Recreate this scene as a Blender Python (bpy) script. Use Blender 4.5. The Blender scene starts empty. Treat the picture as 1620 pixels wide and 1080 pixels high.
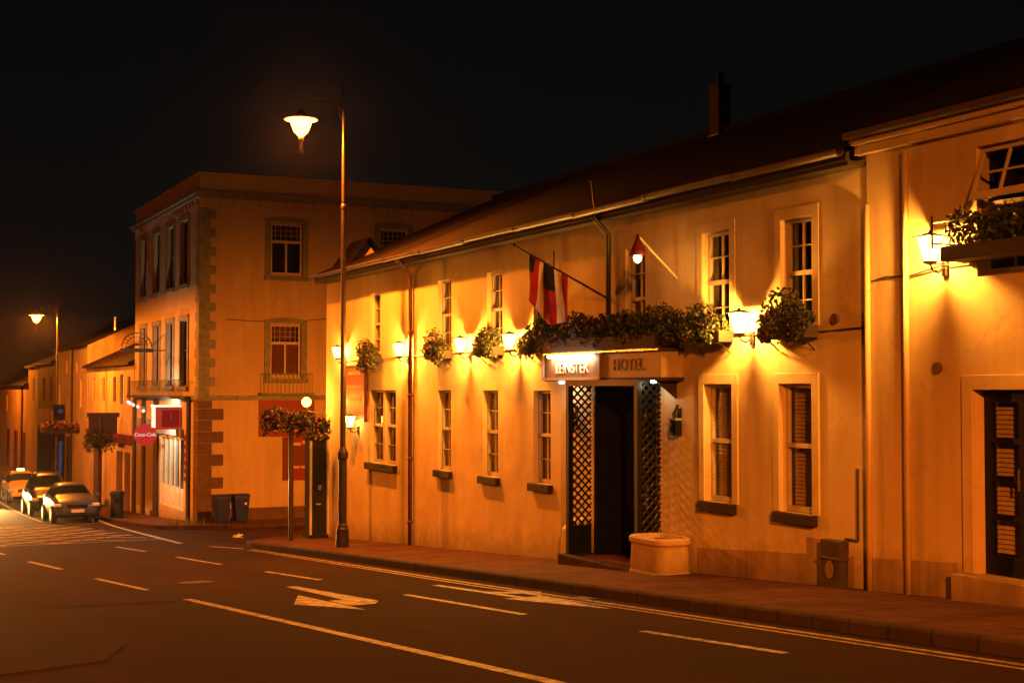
import bpy, bmesh, math, random
from mathutils import Vector, Matrix
R = math.radians
rnd = random.Random(7)
scene = bpy.context.scene
col = scene.collection

# ------------------------------------------------------------------ terrain
def G(y):
    """street level: falls away along +Y, then levels out"""
    if y < 52: return -.064*y
    if y < 92:
        t = y-52
        return -.064*52-.064*(t-t*t/80)
    return -.064*72
ROAD = -.14

# ------------------------------------------------------------------ mesh builder
class MB:
    def __init__(s, T=None):
        s.v = []; s.f = []; s.m = []; s.mi = 0; s.T = T
    def pt(s, p):
        if s.T: p = s.T(*p)
        s.v.append(tuple(p)); return len(s.v)-1
    def face(s, pts, m=None):
        s.f.append([s.pt(p) for p in pts]); s.m.append(s.mi if m is None else m)
    def box(s, x0, x1, y0, y1, z0, z1, m=None):
        i = [s.pt(p) for p in ((x0,y0,z0),(x1,y0,z0),(x1,y1,z0),(x0,y1,z0),(x0,y0,z1),(x1,y0,z1),(x1,y1,z1),(x0,y1,z1))]
        for q in ((0,3,2,1),(4,5,6,7),(0,1,5,4),(1,2,6,5),(2,3,7,6),(3,0,4,7)):
            s.f.append([i[k] for k in q]); s.m.append(s.mi if m is None else m)
    def tube(s, pts, rad, n=8, caps=True, m=None):
        pts = [Vector(p) for p in pts]
        if not isinstance(rad, (list, tuple)): rad = [rad]*len(pts)
        rings = []
        for k, p in enumerate(pts):
            d = (pts[min(k+1, len(pts)-1)]-pts[max(k-1, 0)]).normalized()
            a = d.cross(Vector((0,0,1)) if abs(d.z) < .95 else Vector((1,0,0))).normalized()
            b = d.cross(a)
            rings.append([s.pt(p+(a*math.cos(2*math.pi*j/n)+b*math.sin(2*math.pi*j/n))*rad[k]) for j in range(n)])
        for k in range(len(rings)-1):
            for j in range(n):
                s.f.append([rings[k][j], rings[k][(j+1)%n], rings[k+1][(j+1)%n], rings[k+1][j]]); s.m.append(s.mi if m is None else m)
        if caps:
            s.f.append(rings[0][::-1]); s.m.append(s.mi if m is None else m)
            s.f.append(rings[-1]); s.m.append(s.mi if m is None else m)
    def lathe(s, c, prof, n=12, m=None, rot=0):
        """prof: list of (radius, z) about a vertical axis through c"""
        rings = []
        for r, z in prof:
            rings.append([s.pt((c[0]+r*math.cos(2*math.pi*j/n+rot), c[1]+r*math.sin(2*math.pi*j/n+rot), c[2]+z)) for j in range(n)])
        for k in range(len(rings)-1):
            for j in range(n):
                s.f.append([rings[k][j], rings[k][(j+1)%n], rings[k+1][(j+1)%n], rings[k+1][j]]); s.m.append(s.mi if m is None else m)
        s.f.append(rings[0][::-1]); s.m.append(s.mi if m is None else m)
        s.f.append(rings[-1]); s.m.append(s.mi if m is None else m)
    def prism(s, poly, axis, a, b, m=None):
        """poly: 2-D outline; extruded along axis from a to b"""
        def mk(p, t):
            if axis == 'x': return (t, p[0], p[1])
            if axis == 'y': return (p[0], t, p[1])
            return (p[0], p[1], t)
        i = [s.pt(mk(p, a)) for p in poly]; j = [s.pt(mk(p, b)) for p in poly]
        n = len(poly)
        s.f.append(i[::-1]); s.m.append(s.mi if m is None else m)
        s.f.append(j); s.m.append(s.mi if m is None else m)
        for k in range(n):
            s.f.append([i[k], i[(k+1)%n], j[(k+1)%n], j[k]]); s.m.append(s.mi if m is None else m)
    def build(s, name, mats, parent=None, smooth=False, bevel=0, normals=True):
        off = Vector((0,0,0))
        p = parent
        while p is not None:
            off += p.location; p = p.parent
        me = bpy.data.meshes.new(name)
        me.from_pydata([Vector(v)-off for v in s.v], [], s.f)
        if not isinstance(mats, (list, tuple)): mats = [mats]
        for mt in mats: me.materials.append(mt)
        for k, pl in enumerate(me.polygons):
            pl.material_index = s.m[k]; pl.use_smooth = smooth
        if normals:
            b = bmesh.new(); b.from_mesh(me)
            bmesh.ops.recalc_face_normals(b, faces=b.faces[:]); b.to_mesh(me); b.free()
        o = bpy.data.objects.new(name, me); col.objects.link(o)
        if parent is not None: o.parent = parent
        if bevel:
            md = o.modifiers.new('bevel', 'BEVEL'); md.width = bevel; md.segments = 2; md.limit_method = 'ANGLE'; md.angle_limit = R(40)
        return o

def thing(name, loc, label, cat, group=None):
    o = bpy.data.objects.new(name, None); col.objects.link(o)
    o.location = loc; o.empty_display_size = .2
    o['label'] = label; o['category'] = cat
    if group: o['group'] = group
    return o
def tag(o, label, cat, group=None):
    o['label'] = label; o['category'] = cat
    if group: o['group'] = group
    return o
def struct(o):
    o['kind'] = 'structure'; return o
def copy_tree(o, parent=None):
    c = o.copy(); col.objects.link(c); c.parent = parent
    for ch in list(o.children): copy_tree(ch, c)
    return c

# ------------------------------------------------------------------ materials
def mat(name):
    m = bpy.data.materials.new(name); m.use_nodes = True
    nt = m.node_tree; nt.nodes.clear()
    out = nt.nodes.new('ShaderNodeOutputMaterial')
    return m, nt, out
def N(nt, t, **kw):
    n = nt.nodes.new(t)
    for k, v in kw.items():
        if k in n.inputs: n.inputs[k].default_value = v
        else: setattr(n, k, v)
    return n
def L(nt, a, b): nt.links.new(a, b)
def c4(c): return (c[0], c[1], c[2], 1)

def surf(name, base, var=.25, scale=3, rough=.7, spec=.3, bump=0, bscale=60, metal=0, dirt=None, stretch=None, detail=6):
    """one colour broken by two scales of noise, optional fine bump"""
    m, nt, out = mat(name)
    p = N(nt, 'ShaderNodeBsdfPrincipled', Metallic=metal)
    p.inputs['Specular IOR Level'].default_value = spec
    tc = N(nt, 'ShaderNodeTexCoord'); geo = N(nt, 'ShaderNodeNewGeometry')
    mp = N(nt, 'ShaderNodeMapping')
    if stretch: mp.inputs['Scale'].default_value = stretch
    L(nt, geo.outputs['Position'], mp.inputs['Vector'])
    n1 = N(nt, 'ShaderNodeTexNoise', Scale=scale, Detail=detail, Roughness=.62)
    L(nt, mp.outputs[0], n1.inputs['Vector'])
    r = N(nt, 'ShaderNodeValToRGB')
    d = dirt or tuple(x*(1-var) for x in base)
    b = tuple(min(1, x*(1+var*.5)) for x in base)
    r.color_ramp.elements[0].position = .3; r.color_ramp.elements[0].color = c4(d)
    r.color_ramp.elements[1].position = .68; r.color_ramp.elements[1].color = c4(b)
    L(nt, n1.outputs['Fac'], r.inputs['Fac'])
    L(nt, r.outputs[0], p.inputs['Base Color'])
    rr = N(nt, 'ShaderNodeMapRange'); rr.inputs['To Min'].default_value = max(.02, rough-.12); rr.inputs['To Max'].default_value = min(1, rough+.12)
    L(nt, n1.outputs['Fac'], rr.inputs['Value']); L(nt, rr.outputs[0], p.inputs['Roughness'])
    if bump:
        n2 = N(nt, 'ShaderNodeTexNoise', Scale=bscale, Detail=4)
        L(nt, mp.outputs[0], n2.inputs['Vector'])
        bp = N(nt, 'ShaderNodeBump', Strength=bump, Distance=.02)
        L(nt, n2.outputs['Fac'], bp.inputs['Height']); L(nt, bp.outputs[0], p.inputs['Normal'])
    L(nt, p.outputs[0], out.inputs[0])
    return m

def plaster(name, base, stain=.25):
    """painted render: broad blotches, vertical run-off streaks, fine grain, soft waviness"""
    m, nt, out = mat(name)
    p = N(nt, 'ShaderNodeBsdfPrincipled', Roughness=.8)
    p.inputs['Specular IOR Level'].default_value = .2
    geo = N(nt, 'ShaderNodeNewGeometry')
    a = N(nt, 'ShaderNodeTexNoise', Scale=.55, Detail=5, Roughness=.6)
    L(nt, geo.outputs['Position'], a.inputs['Vector'])
    mp = N(nt, 'ShaderNodeMapping'); mp.inputs['Scale'].default_value = (2.2, 2.2, .16)
    L(nt, geo.outputs['Position'], mp.inputs['Vector'])
    b = N(nt, 'ShaderNodeTexNoise', Scale=1.4, Detail=6, Roughness=.65)
    L(nt, mp.outputs[0], b.inputs['Vector'])
    mx = N(nt, 'ShaderNodeMath', operation='MULTIPLY'); L(nt, a.outputs['Fac'], mx.inputs[0]); L(nt, b.outputs['Fac'], mx.inputs[1])
    r = N(nt, 'ShaderNodeValToRGB')
    r.color_ramp.elements[0].position = .12; r.color_ramp.elements[0].color = c4([x*(1-stain*1.6) for x in base])
    r.color_ramp.elements[1].position = .34; r.color_ramp.elements[1].color = c4(base)
    L(nt, mx.outputs[0], r.inputs['Fac'])
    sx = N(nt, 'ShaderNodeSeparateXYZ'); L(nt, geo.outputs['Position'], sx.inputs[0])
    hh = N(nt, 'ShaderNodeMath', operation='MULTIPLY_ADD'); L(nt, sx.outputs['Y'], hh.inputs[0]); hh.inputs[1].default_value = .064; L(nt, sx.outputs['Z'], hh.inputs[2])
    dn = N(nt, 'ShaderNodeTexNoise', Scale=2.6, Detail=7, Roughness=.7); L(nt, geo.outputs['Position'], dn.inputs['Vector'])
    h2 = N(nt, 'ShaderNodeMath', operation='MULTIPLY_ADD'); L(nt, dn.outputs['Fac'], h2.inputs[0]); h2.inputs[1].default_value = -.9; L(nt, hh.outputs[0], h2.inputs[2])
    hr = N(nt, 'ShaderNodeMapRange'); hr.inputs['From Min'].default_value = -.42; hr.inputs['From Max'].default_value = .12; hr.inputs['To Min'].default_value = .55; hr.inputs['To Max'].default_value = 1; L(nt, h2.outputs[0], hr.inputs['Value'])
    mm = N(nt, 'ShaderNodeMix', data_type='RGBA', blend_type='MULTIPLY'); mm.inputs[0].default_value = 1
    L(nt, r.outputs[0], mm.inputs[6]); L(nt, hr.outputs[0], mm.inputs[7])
    dv = N(nt, 'ShaderNodeTexNoise', Scale=1.1, Detail=6); L(nt, geo.outputs['Position'], dv.inputs['Vector'])
    va = N(nt, 'ShaderNodeVectorMath', operation='MULTIPLY_ADD'); L(nt, dv.outputs['Color'], va.inputs[0]); va.inputs[1].default_value = (1.6,1.6,1.6); L(nt, geo.outputs['Position'], va.inputs[2])
    vo = N(nt, 'ShaderNodeTexVoronoi', feature='DISTANCE_TO_EDGE', Scale=.42); L(nt, va.outputs[0], vo.inputs['Vector'])
    cr = N(nt, 'ShaderNodeMapRange'); cr.inputs['From Min'].default_value = .0; cr.inputs['From Max'].default_value = .009; cr.inputs['To Min'].default_value = .87; cr.inputs['To Max'].default_value = 1; L(nt, vo.outputs['Distance'], cr.inputs['Value'])
    m3 = N(nt, 'ShaderNodeMix', data_type='RGBA', blend_type='MULTIPLY'); m3.inputs[0].default_value = 1
    L(nt, mm.outputs[2], m3.inputs[6]); L(nt, cr.outputs[0], m3.inputs[7])
    L(nt, m3.outputs[2], p.inputs['Base Color'])
    f = N(nt, 'ShaderNodeTexNoise', Scale=34, Detail=3); L(nt, geo.outputs['Position'], f.inputs['Vector'])
    w = N(nt, 'ShaderNodeTexNoise', Scale=1.7, Detail=2); L(nt, geo.outputs['Position'], w.inputs['Vector'])
    b1 = N(nt, 'ShaderNodeBump', Strength=.12, Distance=.02); L(nt, f.outputs['Fac'], b1.inputs['Height'])
    b2 = N(nt, 'ShaderNodeBump', Strength=.35, Distance=.06); L(nt, w.outputs['Fac'], b2.inputs['Height']); L(nt, b1.outputs[0], b2.inputs['Normal'])
    L(nt, b2.outputs[0], p.inputs['Normal'])
    L(nt, p.outputs[0], out.inputs[0])
    return m

def asphalt(name, base, patch=.35, rough=.62):
    m, nt, out = mat(name)
    p = N(nt, 'ShaderNodeBsdfPrincipled'); p.inputs['Specular IOR Level'].default_value = .04
    geo = N(nt, 'ShaderNodeNewGeometry')
    mp = N(nt, 'ShaderNodeMapping'); mp.inputs['Scale'].default_value = (1.0, .22, 1)
    L(nt, geo.outputs['Position'], mp.inputs['Vector'])
    a = N(nt, 'ShaderNodeTexNoise', Scale=.9, Detail=8, Roughness=.6); L(nt, mp.outputs[0], a.inputs['Vector'])
    g = N(nt, 'ShaderNodeTexNoise', Scale=55, Detail=3); L(nt, geo.outputs['Position'], g.inputs['Vector'])
    ad = N(nt, 'ShaderNodeMath', operation='MULTIPLY_ADD'); L(nt, g.outputs['Fac'], ad.inputs[0]); ad.inputs[1].default_value = .6; L(nt, a.outputs['Fac'], ad.inputs[2])
    r = N(nt, 'ShaderNodeValToRGB')
    r.color_ramp.elements[0].position = .58; r.color_ramp.elements[0].color = c4([x*(1-patch) for x in base])
    r.color_ramp.elements[1].position = 1.0; r.color_ramp.elements[1].color = c4([x*(1+patch) for x in base])
    L(nt, ad.outputs[0], r.inputs['Fac']); L(nt, r.outputs[0], p.inputs['Base Color'])
    rr = N(nt, 'ShaderNodeMapRange'); rr.inputs['To Min'].default_value = rough-.1; rr.inputs['To Max'].default_value = rough+.15
    L(nt, a.outputs['Fac'], rr.inputs['Value']); L(nt, rr.outputs[0], p.inputs['Roughness'])
    b = N(nt, 'ShaderNodeBump', Strength=.45, Distance=.015); L(nt, g.outputs['Fac'], b.inputs['Height'])
    L(nt, b.outputs[0], p.inputs['Normal'])
    L(nt, p.outputs[0], out.inputs[0])
    return m

def paving(name, base):
    m, nt, out = mat(name)
    p = N(nt, 'ShaderNodeBsdfPrincipled', Roughness=.85); p.inputs['Specular IOR Level'].default_value = .08
    geo = N(nt, 'ShaderNodeNewGeometry')
    br = N(nt, 'ShaderNodeTexBrick', Scale=1.0)
    br.inputs['Brick Width'].default_value = .62; br.inputs['Row Height'].default_value = .62; br.inputs['Mortar Size'].default_value = .02
    br.inputs['Color1'].default_value = c4(base); br.inputs['Color2'].default_value = c4([x*.8 for x in base]); br.inputs['Mortar'].default_value = c4([x*.45 for x in base])
    L(nt, geo.outputs['Position'], br.inputs['Vector'])
    a = N(nt, 'ShaderNodeTexNoise', Scale=1.3, Detail=8, Roughness=.65); L(nt, geo.outputs['Position'], a.inputs['Vector'])
    r = N(nt, 'ShaderNodeValToRGB'); r.color_ramp.elements[0].position = .3; r.color_ramp.elements[0].color = (.45,.42,.4,1); r.color_ramp.elements[1].position = .7
    L(nt, a.outputs['Fac'], r.inputs['Fac'])
    mx = N(nt, 'ShaderNodeMix', data_type='RGBA', blend_type='MULTIPLY'); mx.inputs[0].default_value = 1
    L(nt, br.outputs['Color'], mx.inputs[6]); L(nt, r.outputs[0], mx.inputs[7]); L(nt, mx.outputs[2], p.inputs['Base Color'])
    g = N(nt, 'ShaderNodeTexNoise', Scale=40, Detail=3); L(nt, geo.outputs['Position'], g.inputs['Vector'])
    b = N(nt, 'ShaderNodeBump', Strength=.3, Distance=.01); L(nt, g.outputs['Fac'], b.inputs['Height']); L(nt, b.outputs[0], p.inputs['Normal'])
    L(nt, p.outputs[0], out.inputs[0])
    return m

def roadpaint(name, base):
    """worn marking paint: tarmac shows through where a noise is low"""
    m, nt, out = mat(name)
    p = N(nt, 'ShaderNodeBsdfPrincipled', Roughness=.6)
    geo = N(nt, 'ShaderNodeNewGeometry')
    a = N(nt, 'ShaderNodeTexNoise', Scale=7, Detail=8, Roughness=.75); L(nt, geo.outputs['Position'], a.inputs['Vector'])
    r = N(nt, 'ShaderNodeValToRGB'); r.color_ramp.elements[0].position = .40; r.color_ramp.elements[0].color = (.04,.022,.015,1)
    r.color_ramp.elements[1].position = .58; r.color_ramp.elements[1].color = c4(base)
    L(nt, a.outputs['Fac'], r.inputs['Fac']); L(nt, r.outputs[0], p.inputs['Base Color'])
    L(nt, p.outputs[0], out.inputs[0])
    return m

def emis(name, c, s, transp=0):
    m, nt, out = mat(name)
    e = N(nt, 'ShaderNodeEmission', Strength=s); e.inputs['Color'].default_value = c4(c)
    if transp:
        t = N(nt, 'ShaderNodeBsdfTransparent'); mx = N(nt, 'ShaderNodeMixShader'); mx.inputs[0].default_value = transp
        L(nt, e.outputs[0], mx.inputs[1]); L(nt, t.outputs[0], mx.inputs[2]); L(nt, mx.outputs[0], out.inputs[0])
    else: L(nt, e.outputs[0], out.inputs[0])
    return m

def clearglass(name):
    m, nt, out = mat(name)
    t = N(nt, 'ShaderNodeBsdfTransparent'); t.inputs[0].default_value = (.8,.82,.8,1)
    g = N(nt, 'ShaderNodeBsdfGlossy', Roughness=.03)
    lw = N(nt, 'ShaderNodeLayerWeight', Blend=.5)
    pw = N(nt, 'ShaderNodeMath', operation='POWER'); pw.inputs[1].default_value = 4; L(nt, lw.outputs['Facing'], pw.inputs[0])
    f = N(nt, 'ShaderNodeMapRange'); f.inputs['To Min'].default_value = .05; f.inputs['To Max'].default_value = .9; L(nt, pw.outputs[0], f.inputs['Value'])
    mx = N(nt, 'ShaderNodeMixShader')
    L(nt, f.outputs[0], mx.inputs[0]); L(nt, t.outputs[0], mx.inputs[1]); L(nt, g.outputs[0], mx.inputs[2]); L(nt, mx.outputs[0], out.inputs[0])
    return m

def slate(name):
    m, nt, out = mat(name)
    p = N(nt, 'ShaderNodeBsdfPrincipled', Roughness=.8); p.inputs['Specular IOR Level'].default_value = .15
    tc = N(nt, 'ShaderNodeNewGeometry')
    mp = N(nt, 'ShaderNodeMapping'); mp.inputs['Rotation'].default_value = (0, 0, R(90)); L(nt, tc.outputs['Position'], mp.inputs['Vector'])
    br = N(nt, 'ShaderNodeTexBrick', Scale=1.0); br.inputs['Brick Width'].default_value = .32; br.inputs['Row Height'].default_value = .24; br.inputs['Mortar Size'].default_value = .012
    br.inputs['Color1'].default_value = (.022,.013,.010,1); br.inputs['Color2'].default_value = (.014,.009,.007,1); br.inputs['Mortar'].default_value = (.005,.004,.004,1)
    L(nt, mp.outputs[0], br.inputs['Vector'])
    L(nt, br.outputs['Color'], p.inputs['Base Color'])
    b = N(nt, 'ShaderNodeBump', Strength=.6, Distance=.02); L(nt, br.outputs['Fac'], b.inputs['Height']); b.invert = True; L(nt, b.outputs[0], p.inputs['Normal'])
    L(nt, p.outputs[0], out.inputs[0])
    return m

def leafmat(name, a, b):
    m, nt, out = mat(name)
    p = N(nt, 'ShaderNodeBsdfPrincipled', Roughness=.55)
    geo = N(nt, 'ShaderNodeNewGeometry')
    n = N(nt, 'ShaderNodeTexNoise', Scale=9, Detail=2); L(nt, geo.outputs['Position'], n.inputs['Vector'])
    r = N(nt, 'ShaderNodeValToRGB'); r.color_ramp.elements[0].position = .35; r.color_ramp.elements[0].color = c4(a); r.color_ramp.elements[1].position = .65; r.color_ramp.elements[1].color = c4(b)
    L(nt, n.outputs['Fac'], r.inputs['Fac']); L(nt, r.outputs[0], p.inputs['Base Color'])
    L(nt, p.outputs[0], out.inputs[0])
    return m

M = dict(
    hotel=plaster('cream_render', (.66,.53,.33), .13),
    house=plaster('ochre_render', (.60,.45,.27), .13),
    corner=plaster('pale_render', (.50,.39,.24), .12),
    far1=plaster('far_render', (.55,.42,.25)), far2=plaster('far_render_warm', (.5,.33,.2)),
    plinth=plaster('plinth_paint', (.46,.32,.19), .3),
    trim=surf('white_timber', (.50,.42,.34), .15, 5, .5),
    sill=surf('dark_stone_sill', (.024,.017,.014), .4, 12, .7, bump=.2),
    stone=surf('grey_stone', (.22,.24,.25), .35, 4, .85, bump=.4, bscale=25),
    quoin=surf('brown_quoin_stone', (.12,.075,.055), .35, 4, .85, bump=.4, bscale=25),
    slate=slate('roof_slate'),
    road=asphalt('tarmac', (.027,.011,.006), .5, rough=.85),
    patch=asphalt('coarse_tarmac', (.034,.016,.009), .75, .85),
    pave=paving('paving_slabs', (.13,.052,.028)),
    kerb=paving('kerb_granite', (.07,.045,.032)),
    white=roadpaint('road_white', (.40,.33,.27)), yellow=roadpaint('road_yellow', (.36,.2,.05)),
    earth=surf('dark_earth', (.04,.035,.03), .3, 1, .9),
    iron=surf('black_iron', (.018,.017,.016), .3, 20, .42, .5),
    pole=surf('lamp_column_paint', (.035,.022,.02), .3, 8, .38, .5),
    gutter=surf('gutter_paint', (.085,.05,.035), .35, 5, .5, .4),
    pipe=surf('brown_downpipe', (.13,.05,.03), .25, 5, .45),
    green=surf('dark_green_paint', (.0045,.006,.0055), .3, 6, .45, .25),
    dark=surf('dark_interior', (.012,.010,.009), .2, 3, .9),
    wood=surf('dark_timber', (.045,.03,.02), .4, 8, .7, stretch=(1,1,6)),
    curtain=surf('rust_curtain', (.20,.07,.045), .3, 5, .9),
    net=surf('net_curtain', (.36,.27,.20), .25, 14, .9),
    blind=surf('blind_slats', (.62,.42,.28), .2, 5, .6),
    glass=clearglass('window_glass'),
    red=surf('red_paint', (.20,.014,.010), .25, 4, .5), redcloth=surf('red_cloth', (.38,.014,.012), .3, 9, .9),
    darkred=surf('maroon_paint', (.12,.012,.012), .3, 5, .5),
    blue=surf('blue_cloth', (.012,.014,.05), .3, 9, .9), whitecloth=surf('white_cloth', (.72,.62,.5), .2, 9, .9),
    cream=surf('cream_board', (.50,.40,.29), .2, 4, .55),
    letter=surf('brown_letter', (.12,.035,.02), .2, 6, .5),
    steel=surf('brushed_steel', (.6,.58,.55), .2, 18, .28, .5, metal=.9),
    bin=surf('bin_plastic', (.006,.016,.24), .2, 6, .5), binlid=surf('bin_lid_plastic', (.005,.014,.2), .2, 6, .45),
    leaf=leafmat('leaf', (.014,.024,.008), (.045,.06,.02)), leaf2=leafmat('dark_leaf', (.010,.014,.006), (.03,.034,.012)),  # dark leaf tone lowered to stand for backlit foliage
    petal=leafmat('pink_petal', (.16,.012,.016), (.30,.08,.07)), petal2=leafmat('white_petal', (.5,.4,.35), (.55,.3,.25)),
    tyre=surf('tyre_rubber', (.012,.012,.012), .2, 9, .8), rim=surf('alloy', (.5,.5,.5), .1, 9, .3, metal=.9),
    silver=surf('silver_paint', (.05,.055,.08), .06, 3, .32, .4), gold=surf('graphite_paint', (.02,.022,.035), .06, 3, .3, .4),
    taxi=surf('yellow_paint', (.65,.45,.08), .06, 3, .25, .6), navy=surf('navy_paint', (.02,.03,.07), .06, 3, .22, .6),
    carglass=surf('car_glass', (.006,.006,.006), .1, 3, .14, .6), headlamp=surf('headlamp_glass', (.55,.55,.55), .1, 9, .12, .8),
    plate=surf('number_plate', (.6,.5,.38), .1, 9, .5), black=surf('black_plastic', (.006,.006,.008), .2, 9, .5, .15),
    lantern_glass=emis('lantern_glow', (1,.40,.06), 20, .45),
    sodium=emis('sodium_bowl', (1,.29,.028), 32, .3),
    globe=emis('globe_glow', (1,.42,.06), 12, .3),
    strip=emis('strip_light', (1,.93,.72), 14), bulb=emis('bulb_glow', (1,.6,.2), 30, .3),
    boxlight=emis('sign_box_glow', (1,.75,.45), 1.6), fairy=emis('fairy_light', (.9,.9,1), 1.3),
    winlit=emis('lit_window', (1,.6,.18), .8), beam=emis('headlight_glow', (1,.85,.5), 120),
    bluelit=emis('blue_glow', (.25,.35,.8), .10), redglow=emis('red_box_glow', (.85,.06,.02), .5),
)

def point(name, loc, c, power, r=.05, parent=None):
    l = bpy.data.lights.new(name, 'POINT'); l.color = c; l.energy = power; l.shadow_soft_size = r
    o = bpy.data.objects.new(name, l); col.objects.link(o); o.location = loc
    if parent is not None: o.parent = parent
    return o

# ------------------------------------------------------------------ ground, road, pavements
YS = [-60,-30,-10,0,10,20,30,40,46,52]+[52+2*k for k in range(1,21)]+[100,120,150,200,300,420]
def sheet(name, xl, xr, dz, mt, ys=YS):
    b = MB()
    for a, c in zip(ys, ys[1:]):
        b.face([(xl, a, G(a)+dz), (xr, a, G(a)+dz), (xr, c, G(c)+dz), (xl, c, G(c)+dz)])
    return struct(b.build(name, mt))
sheet('ground', -400, 400, -.22, M['earth'])
sheet('road', -4.6, 46, ROAD, M['road'])

def arc(cx, cy, r, a0, a1, n=9):
    return [(cx+r*math.cos(R(a0+(a1-a0)*k/n)), cy+r*math.sin(R(a0+(a1-a0)*k/n))) for k in range(n+1)]
near_edge = [(9.5,-60),(9.5,10),(9.55,24),(9.5,32)]+arc(12.7,35.3,3.25,180,90)[0:]+[(46,38.55)]
far_edge = [(46,49.4)]+arc(13.4,52.3,2.9,270,180)+[(10.42,y) for y in YS if 53 < y < 301]
def pavement(name, edge):
    # strips from the kerb to x = 46
    ks = [p for p in edge if p[0] < 45]
    b = MB()
    for (xa, ya), (xb, yb) in zip(ks, ks[1:]):
        if abs(ya-yb) < 1e-4: continue
        b.face([(xa+.12, ya, G(ya)), (46, ya, G(ya)), (46, yb, G(yb)), (xb+.12, yb, G(yb))])
    struct(b.build(name, M['pave']))
    k = MB()
    pts = [Vector((x, y, 0)) for x, y in edge]
    nr = []
    for i in range(len(pts)):
        d = (pts[min(i+1, len(pts)-1)]-pts[max(i-1, 0)]).normalized()
        nr.append(Vector((d.y, -d.x, 0)))        # towards the footway (right of travel)
    prof = [(0,-.2),(.0,-.02),(.025,.006),(.15,.006),(.15,-.2)]
    rings = []
    for p, n in zip(pts, nr):
        rings.append([(p.x+n.x*u, p.y+n.y*u, G(p.y)+z) for u, z in prof])
    for a, c in zip(rings, rings[1:]):
        for j in range(len(prof)-1):
            k.face([a[j], a[j+1], c[j+1], c[j]])
    struct(k.build('kerb', M['kerb']))
pavement('pavement', near_edge)
pavement('pavement', far_edge)
b = MB()
for a, c in zip(YS, YS[1:]):
    b.face([(-12, a, G(a)), (-4.6, a, G(a)), (-4.6, c, G(c)), (-12, c, G(c))]); b.face([(-4.6, a, G(a)), (-4.6, a, G(a)-.2), (-4.6, c, G(c)-.2), (-4.6, c, G(c))])
struct(b.build('pavement', M['pave']))

MZ = ROAD+.005
def mark(name, polys, mt):
    b = MB()
    for poly in polys: b.face([(x, y, G(y)+MZ) for x, y in poly])
    return struct(b.build(name, mt))
def line(name, p, q, w, mt, n=1, dz=0):
    p = Vector(p); q = Vector(q); d = (q-p).normalized(); s = Vector((d.y, -d.x))*w/2
    polys = []
    for k in range(n):
        a = p+(q-p)*k/n; c = p+(q-p)*(k+1)/n
        polys.append([a-s, a+s, c+s, c-s])
    return mark(name, polys, mt)
for p, q in [((6.82,39.4),(6.97,36.2)),((7.05,32.8),(7.17,29.1)),((7.31,26.2),(7.47,23.3)),((7.56,19.5),(7.68,15.75)),((7.92,13.3),(8.06,10.9)),((8.2,7.6),(8.3,4.6)),
             ((3.6,41.8),(3.8,38.0)),((3.93,34.1),(4.16,30.4)),((4.30,26.9),(4.55,23.4))]:
    line('lane_marking', p, q, .11, M['white'])
line('centre_line', (4.70,21.2), (5.45,10.5), .14, M['white']); line('centre_line', (5.45,10.45), (6.0,-6), .14, M['white'])
line('edge_line', (9.30,34.6), (9.16,22), .09, M['yellow'], 1); line('edge_line', (9.16,21.97), (9.27,-20), .09, M['yellow'])
line('edge_line', (9.14,34.4), (8.99,22), .07, M['yellow'], 1); line('edge_line', (8.99,21.97), (9.09,-20), .07, M['yellow'])
line('edge_line', (8.62,39.6), (9.47,52.0), .16, M['white']); line('edge_line', (9.48,52.05), (10.22,63.8), .16, M['white'], 6)
line('edge_line', (8.85,37.2), (9.2,35.0), .12, M['white'])
line('parking_line', (7.9,64.2), (8.15,90), .13, M['white'], 14)
mark('turn_arrow', [[(6.56,22.3),(6.72,22.3),(6.86,19.6),(6.9,18.85),(6.6,18.75),(6.55,19.4)],
                    [(6.62,18.72),(6.88,18.8),(6.7,18.45),(6.32,18.45),(6.32,19.35),(6.53,19.35)],
                    [(6.31,17.7),(6.25,20.6),(5.75,19.15)]], M['white'])
mark('turn_arrow', [[(8.50,20.8),(8.64,20.8),(8.74,17.9),(8.60,17.9)], [(8.40,17.88),(9.0,17.88),(8.85,15.6)],
                    [(8.71,19.1),(9.0,18.7),(9.0,18.35),(8.73,18.7)], [(9.01,19.2),(9.01,17.95),(9.3,18.5)]], M['white'])
# yellow box junction
hx0, hx1, hy0, hy1 = 1.5, 9.0, 43.2, 60.8
line('box_junction', (hx0,hy0), (8.85,hy0), .2, M['yellow']); line('box_junction', (hx0,hy1), (hx1+.9,hy1), .2, M['yellow'])
for k in range(9):
    c = hy0-6+2.6*k
    def clip(sg):
        pts = []
        n = 40
        for i in range(n+1):
            x = hx0+(8.7-hx0)*i/n; y = c+sg*(x-hx0)*1.5+(0 if sg > 0 else 8)
            if hy0+.15 < y < hy1-.15: pts.append((x, y))
        return pts
    for sg in (1, -1):
        pt = clip(sg)
        if len(pt) > 3:
            o = line('box_junction', pt[0], pt[-1], .17, M['yellow'], 8)
            o.location.z = .002 if sg < 0 else 0
# coarse repair in the near lane and dark tar seams
mark('road_patch', [[(-1,22.1),(2.15,22.1),(3.08,20.4),(2.9,16),(2.4,14.5),(1.2,14.0),(-1,13.5)]], M['patch'])
M['tar'] = surf('tar_seal', (.012,.007,.005), .3, 9, .95, .02)
line('tar_seam', (2.45,21.3), (4.5,20.9), .07, M['tar'])


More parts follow.
